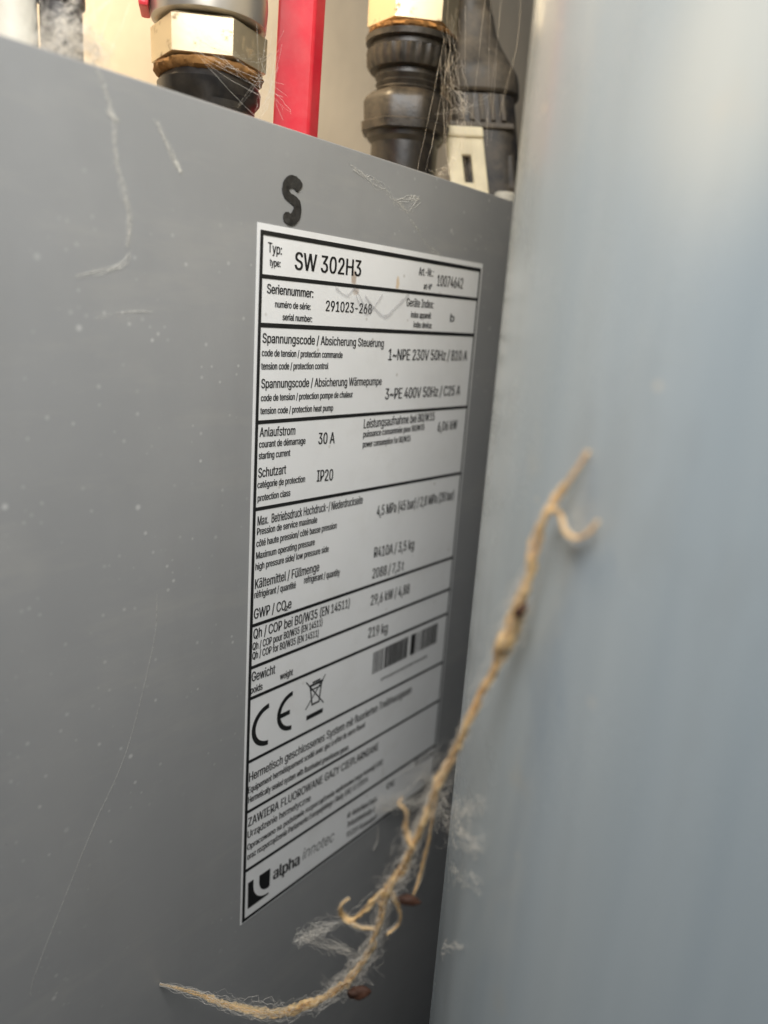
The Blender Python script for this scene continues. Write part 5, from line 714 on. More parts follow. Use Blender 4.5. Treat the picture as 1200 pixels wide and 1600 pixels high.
    'ü': (410, "182,-5 158,-3 135,2 115,11 97,23 82,39 69,59 60,82 54,109 53,139 53,379 114,379 114,144 116,117 124,94 137,75 154,61 175,53 200,50 218,51 234,55 249,62 263,71 274,83 283,97 290,113 295,132 296,153 296,379 357,379 357,0 298,0 298,92 307,92 294,60 277,35 257,17 234,5 209,-3 277,443 266,444 257,448 248,455 242,463 238,472 236,483 238,494 242,503 248,512 257,518 266,522 277,523 287,522 297,518 305,512 312,503 316,494 317,483 316,472 312,463 305,455 297,448 287,444 133,443 123,444 113,448 104,455 98,463 94,472 93,483 94,494 98,503 104,512 113,518 123,522 133,523 144,522 153,518 162,512 168,503 172,494 173,483 172,472 168,463 162,455 153,448 144,444", "9,10,11 9,11,12 27,28,29 27,29,30 26,27,30 9,12,13 8,9,13 25,26,33 33,26,30 8,13,14 24,25,33 7,8,14 23,24,32 32,24,33 7,14,15 23,32,34 34,32,31 34,33,30 22,23,34 6,7,15 6,15,16 21,22,34 20,21,34 6,16,17 20,34,35 31,34,30 5,6,17 19,20,35 5,17,18 18,19,35 5,18,35 4,5,35 4,35,36 3,4,36 3,36,37 2,3,37 2,37,38 1,2,38 1,38,0 50,51,52 49,50,52 49,52,53 48,49,53 48,53,54 47,48,54 47,54,55 47,55,56 46,47,56 46,56,57 45,46,57 44,45,57 44,57,58 43,44,58 43,58,59 42,43,59 42,59,60 41,42,60 41,60,61 40,41,61 40,61,62 39,40,62 74,75,76 73,74,76 73,76,77 72,73,77 72,77,78 71,72,78 71,78,79 71,79,80 70,71,80 70,80,81 69,70,81 68,69,81 68,81,82 67,68,82 67,82,83 66,67,83 66,83,84 65,66,84 65,84,85 65,85,86 64,65,86 64,86,63"),
    'ą': (389, "160,-9 137,-7 115,-3 94,5 76,15 60,29 48,45 38,63 32,84 30,108 32,128 36,146 43,161 53,174 64,184 78,193 92,200 108,206 125,211 143,214 161,217 178,220 234,227 247,229 257,231 265,235 271,240 274,246 276,255 276,257 275,272 272,285 267,297 260,307 251,315 240,322 227,327 212,330 196,331 178,330 163,327 149,322 137,316 127,309 118,301 110,292 104,283 100,274 41,291 51,313 64,331 79,346 95,358 114,368 133,375 153,380 173,383 194,384 208,384 223,382 239,379 255,375 271,369 286,360 300,350 312,336 322,320 330,301 335,278 337,251 337,0 277,0 277,52 272,52 267,43 260,34 252,25 242,16 229,8 215,1 199,-4 181,-7 170,45 192,47 211,51 228,59 242,68 254,80 263,93 270,108 274,122 276,138 276,190 272,187 267,184 259,182 251,180 241,178 231,176 200,171 175,168 161,166 147,163 134,159 122,153 112,147 103,139 97,130 93,118 92,105 93,93 96,82 102,72 109,64 119,57 130,52 142,48 156,46 297,-145 277,-143 258,-138 242,-128 229,-115 221,-99 219,-79 220,-63 225,-48 234,-34 245,-20 259,-7 276,5 337,0 322,-11 308,-22 297,-32 287,-43 282,-54 280,-68 281,-75 283,-81 287,-87 292,-91 300,-93 308,-94 314,-94 320,-93 326,-91 339,-86 357,-130 349,-133 341,-137 332,-140 322,-143 310,-145", "56,57,58 56,58,59 55,56,59 55,59,60 54,55,60 54,60,61 53,54,61 53,61,62 53,62,63 52,53,63 52,63,64 51,52,64 51,64,65 50,51,65 50,65,38 38,65,37 37,65,66 49,50,39 39,50,38 49,39,40 36,37,66 49,40,41 35,36,66 49,41,42 34,35,66 34,66,67 49,42,43 33,34,67 48,49,43 48,43,44 32,33,67 32,67,68 48,44,45 31,32,68 48,45,46 47,48,46 30,31,68 30,68,69 29,30,69 28,29,69 27,28,69 27,69,70 26,27,70 25,26,70 24,25,92 92,25,70 23,24,92 22,23,92 21,22,92 20,21,92 19,20,92 18,19,92 17,18,92 16,17,92 15,16,92 14,15,92 14,92,93 91,92,70 14,93,94 14,94,95 13,14,95 13,95,96 13,96,97 13,97,98 13,98,99 12,13,99 12,99,100 12,100,101 12,101,102 12,102,103 11,12,103 11,103,104 11,104,105 11,105,106 10,11,106 10,106,107 90,91,70 10,107,108 9,10,108 89,90,70 9,108,109 8,9,109 88,89,70 8,109,110 87,88,70 8,110,111 7,8,111 7,111,112 86,87,72 72,87,70 7,112,113 85,86,72 7,113,114 6,7,114 84,85,73 73,85,72 6,114,115 6,115,116 84,73,74 71,72,70 83,84,74 6,116,117 82,83,74 6,117,82 6,82,74 5,6,74 5,74,75 5,75,76 4,5,76 4,76,77 4,77,78 3,4,78 3,78,79 2,3,79 2,79,80 1,2,80 1,80,81 0,1,81 129,130,131 129,131,132 128,129,132 128,132,133 127,128,133 127,133,134 127,134,135 126,127,135 126,135,136 125,126,136 125,136,137 124,125,137 124,137,138 124,138,139 123,124,139 123,139,140 146,147,148 123,140,141 123,141,142 145,146,148 144,145,148 123,142,143 143,144,148 123,143,148 122,123,148 121,122,148 120,121,148 120,148,149 120,149,150 120,150,151 119,120,151 119,151,152 119,152,153 118,119,153"),
}
SPACE = 188
CAP = 509


def text_verts(t, bold=0.0, shear=0.0):
    v, f, x = [], [], 0
    for ch in t:
        if ch == ' ':
            x += SPACE
            continue
        adv, vs, fs = GLYPHS[ch]
        k = len(v)
        for pair in vs.split():
            px_, py_ = map(int, pair.split(','))
            v.append(((x + px_ + shear * py_) / 1000, py_ / 1000))
        for tri in fs.split():
            f.append(tuple(k + int(q) for q in tri.split(',')))
        x += adv
    return v, f


cap = CAP / 1000
for t, ua, va, ub, vb, h in ROWS:
    if h > 4 and t == "alpha":
        bold, shear, mat = 0.022, 0, "ink"
    elif t == "innotec":
        bold, shear, mat = -0.004, 0.22, "greyink"
    else:
        bold, shear, mat = 0.006, 0, "ink"
    body = t.replace("_", " ")
    v, f = text_verts(body, 0, shear)
    copies = {"alpha": (-.03, 0, .03), "innotec": (0,)}.get(t, (-.026, 0, .026) if h < 2.3 else (-.020, 0, .020))
    if not v:
        continue
    x0, x1 = min(q[0] for q in v), max(q[0] for q in v)
    kx, ky = (ub - ua) / (x1 - x0), h * 1.04 / cap
    pts = []
    for q in v:
        u = ua + (q[0] - x0) * kx
        vv = va + (vb - va) * (u - ua) / (ub - ua) - q[1] * ky
        pts.append((u, vv))
    o = on_label("text_line", pts, f, mat, 0.22)
    if len(copies) > 1:                       # heavier strokes: the same outline printed again a hair to the side
        me = o.data
        vs_ = [tuple(q.co) for q in me.vertices]
        fs_ = [tuple(p.vertices) for p in me.polygons]
        allv, allf = [], []
        for c_, sh in enumerate(copies):
            k_ = len(allv)
            allv += [(q[0] + sh * kx * MM, q[1] - c_ * 0.00001, q[2]) for q in vs_]
            allf += [tuple(w_ + k_ for w_ in p_) for p_ in fs_]
        me.clear_geometry()
        me.from_pydata(allv, [], allf)
        me.update()


def arc_band(bm, cx, cy, rx, ry, wx, wy, a0, a1, n=28, lift=0.22):
    pr = None
    for i in range(n + 1):
        a = math.radians(a0 + (a1 - a0) * i / n)
        o = bm.verts.new(V(cx + rx * math.cos(a), -lift, -(cy - ry * math.sin(a))))
        q = bm.verts.new(V(cx + (rx - wx) * math.cos(a), -lift, -(cy - (ry - wy) * math.sin(a))))
        if pr:
            bm.faces.new((pr[0], o, q, pr[1]))
        pr = (o, q)


def quad(bm, pts, lift=0.22):
    bm.faces.new([bm.verts.new(V(a, -lift, -b)) for a, b in pts])


# CE mark
bm = bmesh.new()
arc_band(bm, 9.4, 140.6, 6.9, 6.9, 1.55, 1.55, 92, 268)
on_label("ce_mark", bm)
bm = bmesh.new()
arc_band(bm, 19.2, 139.9, 6.6, 6.6, 1.5, 1.5, 92, 268)
quad(bm, [(13.9, 139.25), (18.0, 139.25), (18.0, 140.75), (13.9, 140.75)], 0.26)
on_label("ce_mark", bm)
# crossed-out bin
bm = bmesh.new()


def stroke(bm, a, b, w, lift):
    d = Vector((b[0] - a[0], b[1] - a[1])).normalized() * (w / 2)
    quad(bm, [(a[0] - d.y, a[1] + d.x), (b[0] - d.y, b[1] + d.x), (b[0] + d.y, b[1] - d.x), (a[0] + d.y, a[1] - d.x)], lift)


for k, (a, b, w) in enumerate((((24.8, 132.6), (33.4, 142.8), .42), ((33.6, 132.8), (25.0, 142.2), .42), ((26.7, 134.6), (27.9, 141.6), .55), ((32.0, 134.6), (31.0, 141.6), .55),
                               ((27.6, 141.4), (31.3, 141.4), .6), ((26.2, 134.5), (32.6, 134.5), .75), ((27.6, 133.6), (31.3, 133.6), .55), ((26.9, 136.0), (31.9, 136.0), .4))):
    stroke(bm, a, b, w, 0.21 + 0.012 * k)
on_label("bin_symbol", bm)
bm = bmesh.new()
quad(bm, [(25.6, 144.6), (33.2, 144.6), (33.2, 146.2), (25.6, 146.2)])
on_label("bin_bar", bm)
# barcode
bm = bmesh.new()
u = 58.0
rb = random.Random(3)
while u < 97:
    if u < 63.4:
        w, g = rb.choice((.35, .5)), .35
    elif u < 64.6:
        u = 64.6
        continue
    elif u < 78:
        w, g = rb.choice((.5, .75, 1.0)), .22
    elif u < 80:
        u = 80
        continue
    elif u < 82.6:
        w, g = 2.7, .3
    elif u < 86:
        w, g = .35, .6
    else:
        w, g = rb.choice((.5, .8)), .3
    quad(bm, [(u, 133.1), (u + w, 133.1), (u + w, 141.4), (u, 141.4)])
    u += w + g
on_label("barcode", bm)
# logo: dark square with a light hook through it
bm = bmesh.new()
n = 22
outer, inner = [], []
for i in range(n + 1):
    a = math.radians(180 + 108 * i / n)
    outer.append((11.2 + 6.2 * math.cos(a), 195.6 - 6.6 * math.sin(a)))
    inner.append((11.2 + 3.8 * math.cos(a), 195.6 - 4.6 * math.sin(a)))
poly = [(2.7, 193.2), (5.0, 193.2)] + [p for p in outer if p[0] < 11.8 and p[1] < 202.3] + [(11.7, 202.9), (2.8, 202.9)]
bm.faces.new([bm.verts.new(V(a, -0.22, -b)) for a, b in poly])
poly = [(12.1, 193.4), (12.0, 199.8)] + [p for p in reversed(inner) if p[0] < 11.7] + [(7.4, 193.3)]
bm.faces.new([bm.verts.new(V(a, -0.22, -b)) for a, b in poly])
on_label("logo", bm)

# a scrap of clear tape residue stuck over rows one and two
tp = [(37.5, 12.0), (44.5, 16.8), (52.0, 19.8), (61.0, 14.6), (63.0, 12.6), (61.4, 14.9), (52.4, 20.5), (44.0, 18.4), (36.0, 14.0), (31, 13.6), (33.4, 14.6), (30.2, 13.2)]
for nm, pts, w in (("tape_scrap", [(29, 13.4), (34, 15.2), (37.5, 13.2), (42, 17.4), (46, 18.4)], .6), ("tape_scrap", [(42, 14.8), (46.5, 18.0), (52.2, 20.2), (57, 17.2), (63.2, 13.0)], .8),
                   ("tape_scrap", [(38, 15.0), (40.8, 18.2), (44, 19.6), (50, 14.0)], .6)):
    q = catmull([(a, -0.32, -b) for a, b in pts], 0.6)
    bm = bmesh.new()
    pr = None
    for i, p in enumerate(q):
        k = w * (0.5 + 0.6 * abs(noise.noise(Vector((i * .23, w * 9, 0)))))
        a_, b_ = bm.verts.new(V(p[0], p[1], p[2] + k)), bm.verts.new(V(p[0], p[1] - 0.12, p[2] - k))
        if pr:
            bm.faces.new((pr[0], a_, b_, pr[1]))
        pr = (a_, b_)
    o = bm_obj(nm, bm, None, lab)
    if "tape" not in M:
        M["tape"] = simple("grey tape residue", (0.42, 0.41, 0.42), 0.3, var=0.15, scale=200)
        M["tape"].node_tree.nodes["Principled BSDF"].inputs["Alpha"].default_value = 0.30
    o.data.materials.append(M["tape"])

# ------------------------------------------------------------------ big round pipe at the right
def wavy(a, z):
    c, s_ = math.cos(a), math.sin(a)
    return 1 + .0040 * noise.noise(Vector((c * 5, s_ * 5, z * .0012))) + .0016 * noise.noise(Vector((c * 12, s_ * 12, z * .002 + 7)))


bm = lathe_bm([(z, 100) for z in range(0, 1151, 50)] + [(1150, 96), (0.5, 96)], n=480, fn=wavy)
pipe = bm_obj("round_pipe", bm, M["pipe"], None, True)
pipe.location = V(60, -152, -900)
tag(pipe, "big smooth blue-grey round pipe close to the camera at right", "pipe")


# ------------------------------------------------------------------ fittings above the cabinet
def fitting(name, u, d, label, cat):
    dx, dy = u + 133.1, d + 148.45
    return tag(empty(name, (u, d, 6.5), math.atan2(-dx, dy)), label, cat)


def fpart(name, bm, mat, parent, smooth=True):
    k = {"shutoff_valve": .937, "pipe_union": .949}.get(parent.name, 1.0)
    sc = 1.14 if parent.name == "cable_plug" else 1.0
    for v in bm.verts:
        v.co.z = (v.co.z + 20.35 * MM) * k - 20.35 * MM
        if sc != 1.0:
            v.co.x = v.co.x * sc - 0.3 * MM
            v.co.y *= sc
            v.co.z = ((v.co.z + 20.35 * MM) * 1.024) - 20.35 * MM
        v.co.z -= 6.5 * MM
    o = bm_obj(name, bm, M[mat], parent, smooth)
    if smooth:
        o.data.set_sharp_from_angle(angle=math.radians(35))
    return o


# shut-off valve with hex nut, red lever
va = fitting("shutoff_valve", 8.8, 30, "nickel shut-off valve with hexagon nut and long red lever above the cabinet", "valve")
fpart("valve_body", lathe_bm([(53.9, 13.4), (54.4, 14.6), (60, 15.0), (66, 14.6), (68, 16.5), (88, 17.5), (104, 15), (105, 9), (116, 9)], n=48), "steel", va)
hexn = poly_radius(6, math.radians(-90 - 30 - 7))
fpart("hex_nut", lathe_bm([(43.2, 12.6), (43.9, 14.9), (52.6, 15.1), (53.6, 13.4)], n=48, fn=hexn), "brass", va, True)
fpart("rust_ring", lathe_bm([(40.2, 12.6), (41.0, 13.6), (41.8, 14.0), (42.6, 13.9), (43.1, 13.2)], n=120, fn=lambda a, z: 1 + 0.05 * noise.noise(Vector((math.cos(a) * 11, math.sin(a) * 11, z * 2))) + 0.05 * noise.noise(Vector((math.cos(a) * 3, math.sin(a) * 3, z)))), "rust", va)
fpart("insulation_sleeve", lathe_bm([(6.5, 13.2), (14, 13.4), (20, 13.6), (27, 13.9, .4), (30.5, 13.4, .4), (32.4, 11.9, .1), (34, 12.0), (35.6, 13.2), (38.6, 13.5), (40.5, 12.4)], n=48,
                                    fn=lambda a, z: 1 + 0.07 * noise.noise(Vector((math.cos(a) * 1.8, math.sin(a) * 1.8, z * .14)))), "rubber", va)
bm = bmesh.new()
prof = [(-7.3, 0), (-7.0, -0.9), (2.4, -1.2), (3.4, -0.9), (7.0, 3.2), (6.2, 4.0), (2.6, 0.8), (-6.8, 0.9)]
cx, cy = None, None
off = Matrix.Rotation(va.rotation_euler.z, 3, 'Z').inverted() @ Vector((37.4 - 8.8, 25 - 30, 0))
rot = Matrix.Rotation(math.radians(6), 3, 'Z')
rings = []
for z, s in ((8, .86), (9.2, 1), (30, 1), (60, 1.0), (100, 1.0), (107, 1.0)):
    ring = []
    for a, b in prof:
        p = rot @ Vector((a * s, b, 0)) + off
        ring.append(bm.verts.new(V(p.x + (z - 50) * 0.018, p.y, z)))
    rings.append(ring)
for a, b in zip(rings, rings[1:]):
    for i in range(len(prof)):
        bm.faces.new((a[i], a[(i + 1) % len(prof)], b[(i + 1) % len(prof)], b[i]))
bm.faces.new(rings[0][::-1])
bm.faces.new(rings[-1])
lev = fpart("lever", bm, "red", va, False)
bv = lev.modifiers.new("bev", 'BEVEL')
bv.width = 0.0004
bv.segments = 2
bv.limit_method = 'ANGLE'
bv.angle_limit = math.radians(25)
fpart("lever_arm", box_bm(-2, off.x + 8, off.y - 1, off.y + 8, 107.2, 110.5, .6), "red", va, False)
fpart("lever_stop", box_bm(-17.4, -14.9, -5, 5, 55.5, 70, .8), "red", va, False)

# compression union with black pipe
un = fitting("pipe_union", 94.3, 30, "dusty dark pipe union with rusty brass top between red lever and plug", "pipe fitting")
fpart("brass_collar", lathe_bm([(77.6, 13.6), (78.6, 15.3), (95, 15.4), (110, 15.0)], n=48, fn=poly_radius(6, math.radians(-90 - 30 + 8))), "brass", un)
fpart("rust_ring", lathe_bm([(75.8, 13.8), (76.5, 14.6), (77.4, 14.6), (78.0, 13.4)], n=120, fn=lambda a, z: 1 + 0.05 * noise.noise(Vector((math.cos(a) * 11, math.sin(a) * 11, z * 2))) + 0.03 * noise.noise(Vector((math.cos(a) * 3, math.sin(a) * 3, z)))), "rust", un)
fpart("coupling", lathe_bm([(57.5, 10.4), (58.6, 11.3), (59.4, 10.6), (60.6, 11.4), (61.4, 10.7), (62.8, 11.6), (64.6, 11.4), (65.0, 13.6), (66.4, 14.4), (71.0, 14.8), (71.6, 13.6), (73.2, 13.5), (73.6, 15.4), (75.4, 15.6), (76.0, 14.0)], n=144, fn=lambda a, z: 1 + (.022 * math.cos(28 * a) if 65.2 < z < 71.2 else 0)), "dusty", un)
fpart("union_nut", lathe_bm([(44.2, 13.6), (44.6, 16.0), (47.2, 16.3), (47.7, 15.4), (54, 15.9), (55.6, 15.2), (57.4, 13.2), (58.4, 11.2)], n=64, fn=poly_radius(8, 0.35, 0.12)), "dusty", un)
fpart("black_pipe", lathe_bm([(6.5, 11.6), (41, 11.7), (42.6, 13.2), (44.5, 13.4)], n=48), "rubber", un)

# cable plug with cream latch
pl = fitting("cable_plug", 125.8, 22, "brown-grey cable plug with cream slotted latch beside the round pipe", "plug")
TILT = -0.19                                   # the plug leans: sideways shift per mm of height


def lean(bm, z0=62):
    for v in bm.verts:
        v.co.x += (v.co.z - z0 * MM) * TILT
    return bm


def sq(rx, ry, e=3.0):
    def fn(a, z):
        c, s_ = abs(math.cos(a)), abs(math.sin(a))
        return 1.0 / ((c ** e + (s_ * rx / ry) ** e) ** (1 / e))
    return fn


fpart("cable", lean(lathe_bm([(83, 6.9), (120, 6.6), (160, 6.4)], n=32)), "plug", pl)
fpart("strain_boot", lean(lathe_bm([(57.6, 12.0), (58.4, 12.8), (62, 13.1), (64.6, 12.9), (66.8, 12.0), (70, 10.4), (74, 8.6), (78, 7.5), (84, 7.1)], n=56, fn=sq(13, 12.4, 2.6))), "plug", pl)
fpart("housing", lean(lathe_bm([(12, 10.4), (30, 10.5), (47, 10.8), (50, 10.9), (56.8, 11.0), (57.5, 10.4)], n=56, fn=sq(10.8, 10.2, 4.2))), "plugdark", pl)
for k in range(5):
    x = -7.4 + 3.3 * k
    fpart("grip_rib", lean(box_bm(x, x + 1.5, -11.4, -9.9, 48.2, 56.6, .4)), "plug", pl, False)
fpart("housing_rim", lean(box_bm(-10.9, 9.6, -11.3, -9.8, 45.8, 47.6, .5)), "plug", pl, False)
latch = bmesh.new()
box_bm(-9.3, -4.6, -13.2, -10.4, 10, 42.4, .5, bm=latch)
box_bm(-1.9, 2.6, -13.2, -10.4, 10, 42.4, .5, bm=latch)
box_bm(-5.4, -1.0, -13.1, -10.5, 36.4, 42.3, .5, bm=latch)
box_bm(-5.4, -1.0, -13.1, -10.5, 10, 27.5, .5, bm=latch)
fpart("latch", lean(latch, 45), "cream", pl, False)
fpart("latch_lip", lean(box_bm(-10.2, 2.8, -14.2, -10.3, 42.0, 45.4, .8), 45), "cream", pl, False)
fpart("locking_tab", lean(box_bm(6.0, 11.8, -9.6, -4, 26.5, 38.0, .7), 45), "plugdark", pl, False)

cp = fitting("cable_gland", 126.0, 6.6, "small off-white ribbed cable gland under the plug at the cabinet corner", "cable gland")
fpart("gland_cap", lathe_bm([(18, 4.4), (26.0, 4.7), (26.8, 4.0)], n=32), "white", cp)
fpart("gland_ring", lathe_bm([(6.5, 5.6), (16.4, 5.6), (17.6, 4.7)], n=32, fn=poly_radius(8, 0.1, 0.3)), "white", cp)

# pipes at the far left
dk = fitting("dark_pipe", -26.6, 40, "thin dark painted pipe rising at the top left behind cobweb", "pipe")
fpart("pipe_tube", lathe_bm([(6.5, 4.7), (160, 4.7)], n=32), "darkpipe", dk)
fpart("pipe_sleeve", lathe_bm([(44.6, 4.9), (45, 5.4), (52, 5.4), (52.5, 4.9)], n=32), "darkpipe", dk)
cr = fitting("cream_pipe", -35.6, 45, "cream plastic pipe at the top left corner of the picture", "pipe")
fpart("pipe_tube", lathe_bm([(6.5, 5.2), (160, 5.2)], n=32), "white", cr)
fpart("pipe_clip", box_bm(-5.7, 5.7, 3, 9, 70, 80, 1), "white", cr, False)
c2 = fitting("conduit_tube", -19.6, 52, "narrow beige conduit beside the dark pipe at top left", "conduit")
fpart("conduit_wall", lathe_bm([(6.5, 1.6), (160, 1.6)], n=20), "cream", c2)
fpart("conduit_foot", lathe_bm([(6.5, 2.4), (12, 2.4), (13, 1.7)], n=20), "cream", c2)


# ------------------------------------------------------------------ cobwebs
def fibres(bm, path, count, spread, rad, wild=1.0, step=1.2, seed=1, partial=True, flat=1.0):
    rr = random.Random(seed)
    q = catmull(path, step)
    n = len(q)
    for c in range(count):
        if partial and n > 8:
            a = rr.randint(0, n - 5)
            b = min(n, a + rr.randint(4, max(5, int(n * 0.5))))
        else:
            a, b = 0, n
        ph = Vector((rr.uniform(0, 99), rr.uniform(0, 99), rr.uniform(0, 99)))
        ang = rr.uniform(0, 6.28)
        k = rr.random() ** 0.7
        pts = []
        for i in range(a, b):
            p = Vector(q[i][:3])
            w = (q[i][3] if len(q[i]) > 3 else 1.0) * spread
            o = Vector((math.cos(ang + i * .12), math.sin(ang + i * .10), math.sin(ang * 2 + i * .15))) * (w * k)
            o += noise.noise_vector(p * 0.35 + ph) * (w * wild) + noise.noise_vector(p * 1.1 + ph) * (w * wild * .35)
            o.y *= flat
            pts.append(p + o)
        if len(pts) > 2:
            tube(bm, pts, rad * rr.uniform(.6, 1.4), 3)


def strand(name, path, parent, seed, plies=5, core=1.0, fib=60, tail=False):
    q = catmull(path, 0.7)
    n = len(q)
    bm = bmesh.new()
    for c in range(plies):                     # a loose bundle of ragged threads that part and meet again
        ph = Vector((seed * 7 + c * 13, c * 5.1, 2.0))
        pts, rad = [], []
        for i, p in enumerate(q):
            v = Vector(p[:3])
            t = i / (n - 1)
            thin = 1 - .62 * max(0, min(1, (t - .72) / .1)) if tail else 1
            pts.append(v + noise.noise_vector(v * .11 + ph) * (p[3] * 1.0) + noise.noise_vector(v * .5 + ph) * (p[3] * .22))
            rad.append(max(.03, p[3] * core * thin * .30 * (0.8 + 1.3 * noise.noise(v * .17 + ph) + .6 * noise.noise(v * .8 + ph))))
        tube(bm, pts, rad, 7, 0.8, seed + c)
    o = bm_obj(name, bm, M["silk"], parent, True)
    bm = bmesh.new()
    for c in range(6):                         # thin torn sheets of matted web
        ph = Vector((seed * 3 + c * 17, 4.0, c * 3.3))
        pr = None
        for i, p in enumerate(q):
            v = Vector(p[:3])
            d = Vector((1, .35 * math.sin(c * 2 + i * .02), .5 * math.cos(c + i * .03))).normalized()
            d = (d + noise.noise_vector(v * .08 + ph) * .9).normalized()
            m_ = v + noise.noise_vector(v * .1 + ph) * (p[3] * .5)
            w = p[3] * (.70 + .85 * noise.noise(v * .3 + ph) + .45 * noise.noise(v * 1.3 + ph))
            w = max(.05, w)
            a_, b_ = bm.verts.new((m_ + d * w) * MM), bm.verts.new((m_ - d * w * .8) * MM)
            if pr:
                bm.faces.new((pr[0], a_, b_, pr[1]))
            pr = (a_, b_)
    bm_obj("web_sheet", bm, M["sheet"], o)
    bm = bmesh.new()
    fibres(bm, path, fib, 1.25, .02, .9, 0.9, int(seed * 10) + 1)
    rr = random.Random(int(seed * 100))
    for c in range(fib // 2):                  # short hairs standing off
        p = rr.choice(q)
        v = Vector(p[:3])
        d = Vector((rr.gauss(0, 1), rr.gauss(0, 1), rr.gauss(0, 1))).normalized()
        e = Vector((rr.gauss(0, 1), rr.gauss(0, 1), rr.gauss(0, 1))) * .5
        ln = p[3] * rr.uniform(.9, 2.0)
        tube(bm, [v + d * p[3] * .4, v + d * ln * .6 + e * .3, v + d * ln + e * ln * .6], .014, 3)
    f = bm_obj("fibre_wrap", bm, M["web"], o)
    f["kind"] = "stuff"
    return o


MAIN = [[-28.4, -104.2, -37.3, 0.37], [-28.5, -102.0, -42.0, 0.57], [-28.7, -99.6, -46.9, 1.0], [-28.5, -98.4, -50.8, 0.95], [-27.7, -97.0, -57.6, 1.1], [-27.0, -95.6, -64.2, 1.7], [-26.3, -94.1, -71.2, 2.0], [-26.1, -91.7, -78.0, 1.25], [-25.9, -88.1, -88.2, 1.05], [-25.6, -85.6, -95.8, 1.1], [-25.3, -83.1, -103.1, 1.25], [-24.8, -80.3, -112.4, 0.99], [-24.5, -78.0, -119.6, 1.01], [-24.0, -75.1, -129.1, 1.31], [-24.2, -71.9, -135.8, 1.5], [-23.6, -70.7, -141.4, 1.1], [-22.9, -69.3, -147.7, 1.1], [-22.3, -67.3, -155.4, 1.45], [-22.3, -63.9, -163.8, 1.8], [-23.1, -58.1, -173.3, 1.6], [-24.5, -49.7, -182.1, 1.7], [-26.1, -40.4, -189.7, 1.5], [-27.5, -27.7, -195.8, 1.3], [-28.3, -15.7, -200.0, 0.8], [-29.7, -0.4, -206.4, 0.3]]
B = [
    [[-30.3, -100.4, -46.5, 0.77], [-27.7, -100.8, -47.6, 0.69], [-29.0, -102.9, -49.9, 0.68], [-30.2, -105.2, -50.0, 0.66], [-31.2, -107.2, -48.5, 0.65], [-31.7, -108.3, -46.5, 0.37]],
    [[-25.1, -77.9, -121.5, 0.89], [-25.5, -76.2, -118.6, 0.80], [-27.0, -76.7, -112.8, 0.55], [-28.0, -75.5, -111.0, 0.37], [-27.4, -75.9, -110.0, 0.25]],
    [[-23.3, -72.3, -134.2, 0.8], [-24.4, -68.9, -139.6, 0.85], [-25.1, -65.6, -145.3, 1.1], [-26.3, -64.5, -146.7, 1.0], [-27.3, -62.7, -145.3, 0.9], [-29.1, -63.6, -141.4, 0.54], [-27.7, -64.7, -139.7, 0.35]],
    [[-26.3, -64.5, -146.7, 0.8], [-25.3, -66.3, -147.7, 0.6], [-23.0, -69.4, -148.0, 0.6]],
    [[-23.7, -72.7, -136.1, 0.8], [-21.4, -73.7, -141.8, 0.5], [-20.1, -72.6, -146.7, 0.5], [-21.9, -71.2, -148.9, 0.5]],
    [[-22.6, -81.0, -106.6, 0.45], [-18.8, -77.6, -122.1, 0.45], [-17.9, -75.8, -133.0, 0.5], [-19.6, -75.5, -137.7, 0.4]],
]
st = tag(empty("cobweb_strand", (-29.7, -0.4, -206.4)), "thick tan dusty cobweb strand slanting across in front of the label and pipe", "cobweb")


def home(o, root):
    o.matrix_parent_inverse = Matrix.Translation(-root.location)
    return o


home(strand("main_thread", MAIN, st, 1.3, 5, 1.0, 110, True), st)
for k, b in enumerate(B):
    home(strand("side_thread", b, st, 2.7 + k, 3, 1.0, 18), st)
bm = bmesh.new()
fibres(bm, [[-22.5, -58.6, -153.1, 1.0], [-23.5, -53.5, -158.3, 1.6], [-20.9, -45.2, -168.0, 1.2], [-22.0, -44.2, -168.7, .3]], 90, 1.1, .016, 1.2, 1.0, 5)
fibres(bm, [[-20.8, -45.1, -167.6, .4], [-19.6, -54.4, -164.8, 1.2], [-19.3, -60.9, -162.8, .8]], 70, 1.1, .016, 1.2, 1.0, 6)
fibres(bm, [[-26.3, -92.5, -76.0, 1.6], [-27.5, -94.5, -66.0, 2.2], [-28.0, -97.0, -57.0, 1.0]], 50, .9, .018, 1.0, 1.0, 8)
fibres(bm, [p[:3] + [p[3] * 2.2] for p in MAIN[10:20]], 60, .8, .015, 1.4, 1.0, 9)
o = home(bm_obj("loose_fibre", bm, M["web"], st), st)
o["kind"] = "stuff"

# brown husks caught in the strand
def husk(loc, rx, ry, ang, label):
    bm = bmesh.new()
    bmesh.ops.create_uvsphere(bm, u_segments=20, v_segments=12, radius=1)
    for v in bm.verts:
        c = v.co
        k = 1 + 0.42 * noise.noise(c * 1.6 + Vector((rx * 3, ang, 0))) + .2 * noise.noise(c * 4 + Vector((rx, 0, 0)))
        t = 1 - 0.35 * max(0, c.x) ** 2
        c.x, c.y, c.z = c.x * rx * k, c.y * ry * .8 * k * t, (c.z + .15 * c.x * c.x) * ry * k * t
        v.co = c * MM
    o = bm_obj("seed_husk", bm, M["husk"], None, True)
    o.rotation_euler = (0.2, ang, math.radians(-51))
    o.location = V(*loc)
    return tag(o, label, "husk", "brown husks caught in the cobweb")


husk((-22.7, -76.6, -136.3), 2.3, 1.15, .05, "oval brown husk caught where the cobweb strand forks")
husk((-24.0, -66.4, -166.2), 2.5, 1.6, -.25, "brown husk on the lowest bend of the cobweb strand")
husk((-29.2, -97.0, -64.2), 1.3, .8, -.9, "small dark husk wrapped in the widest part of the strand")


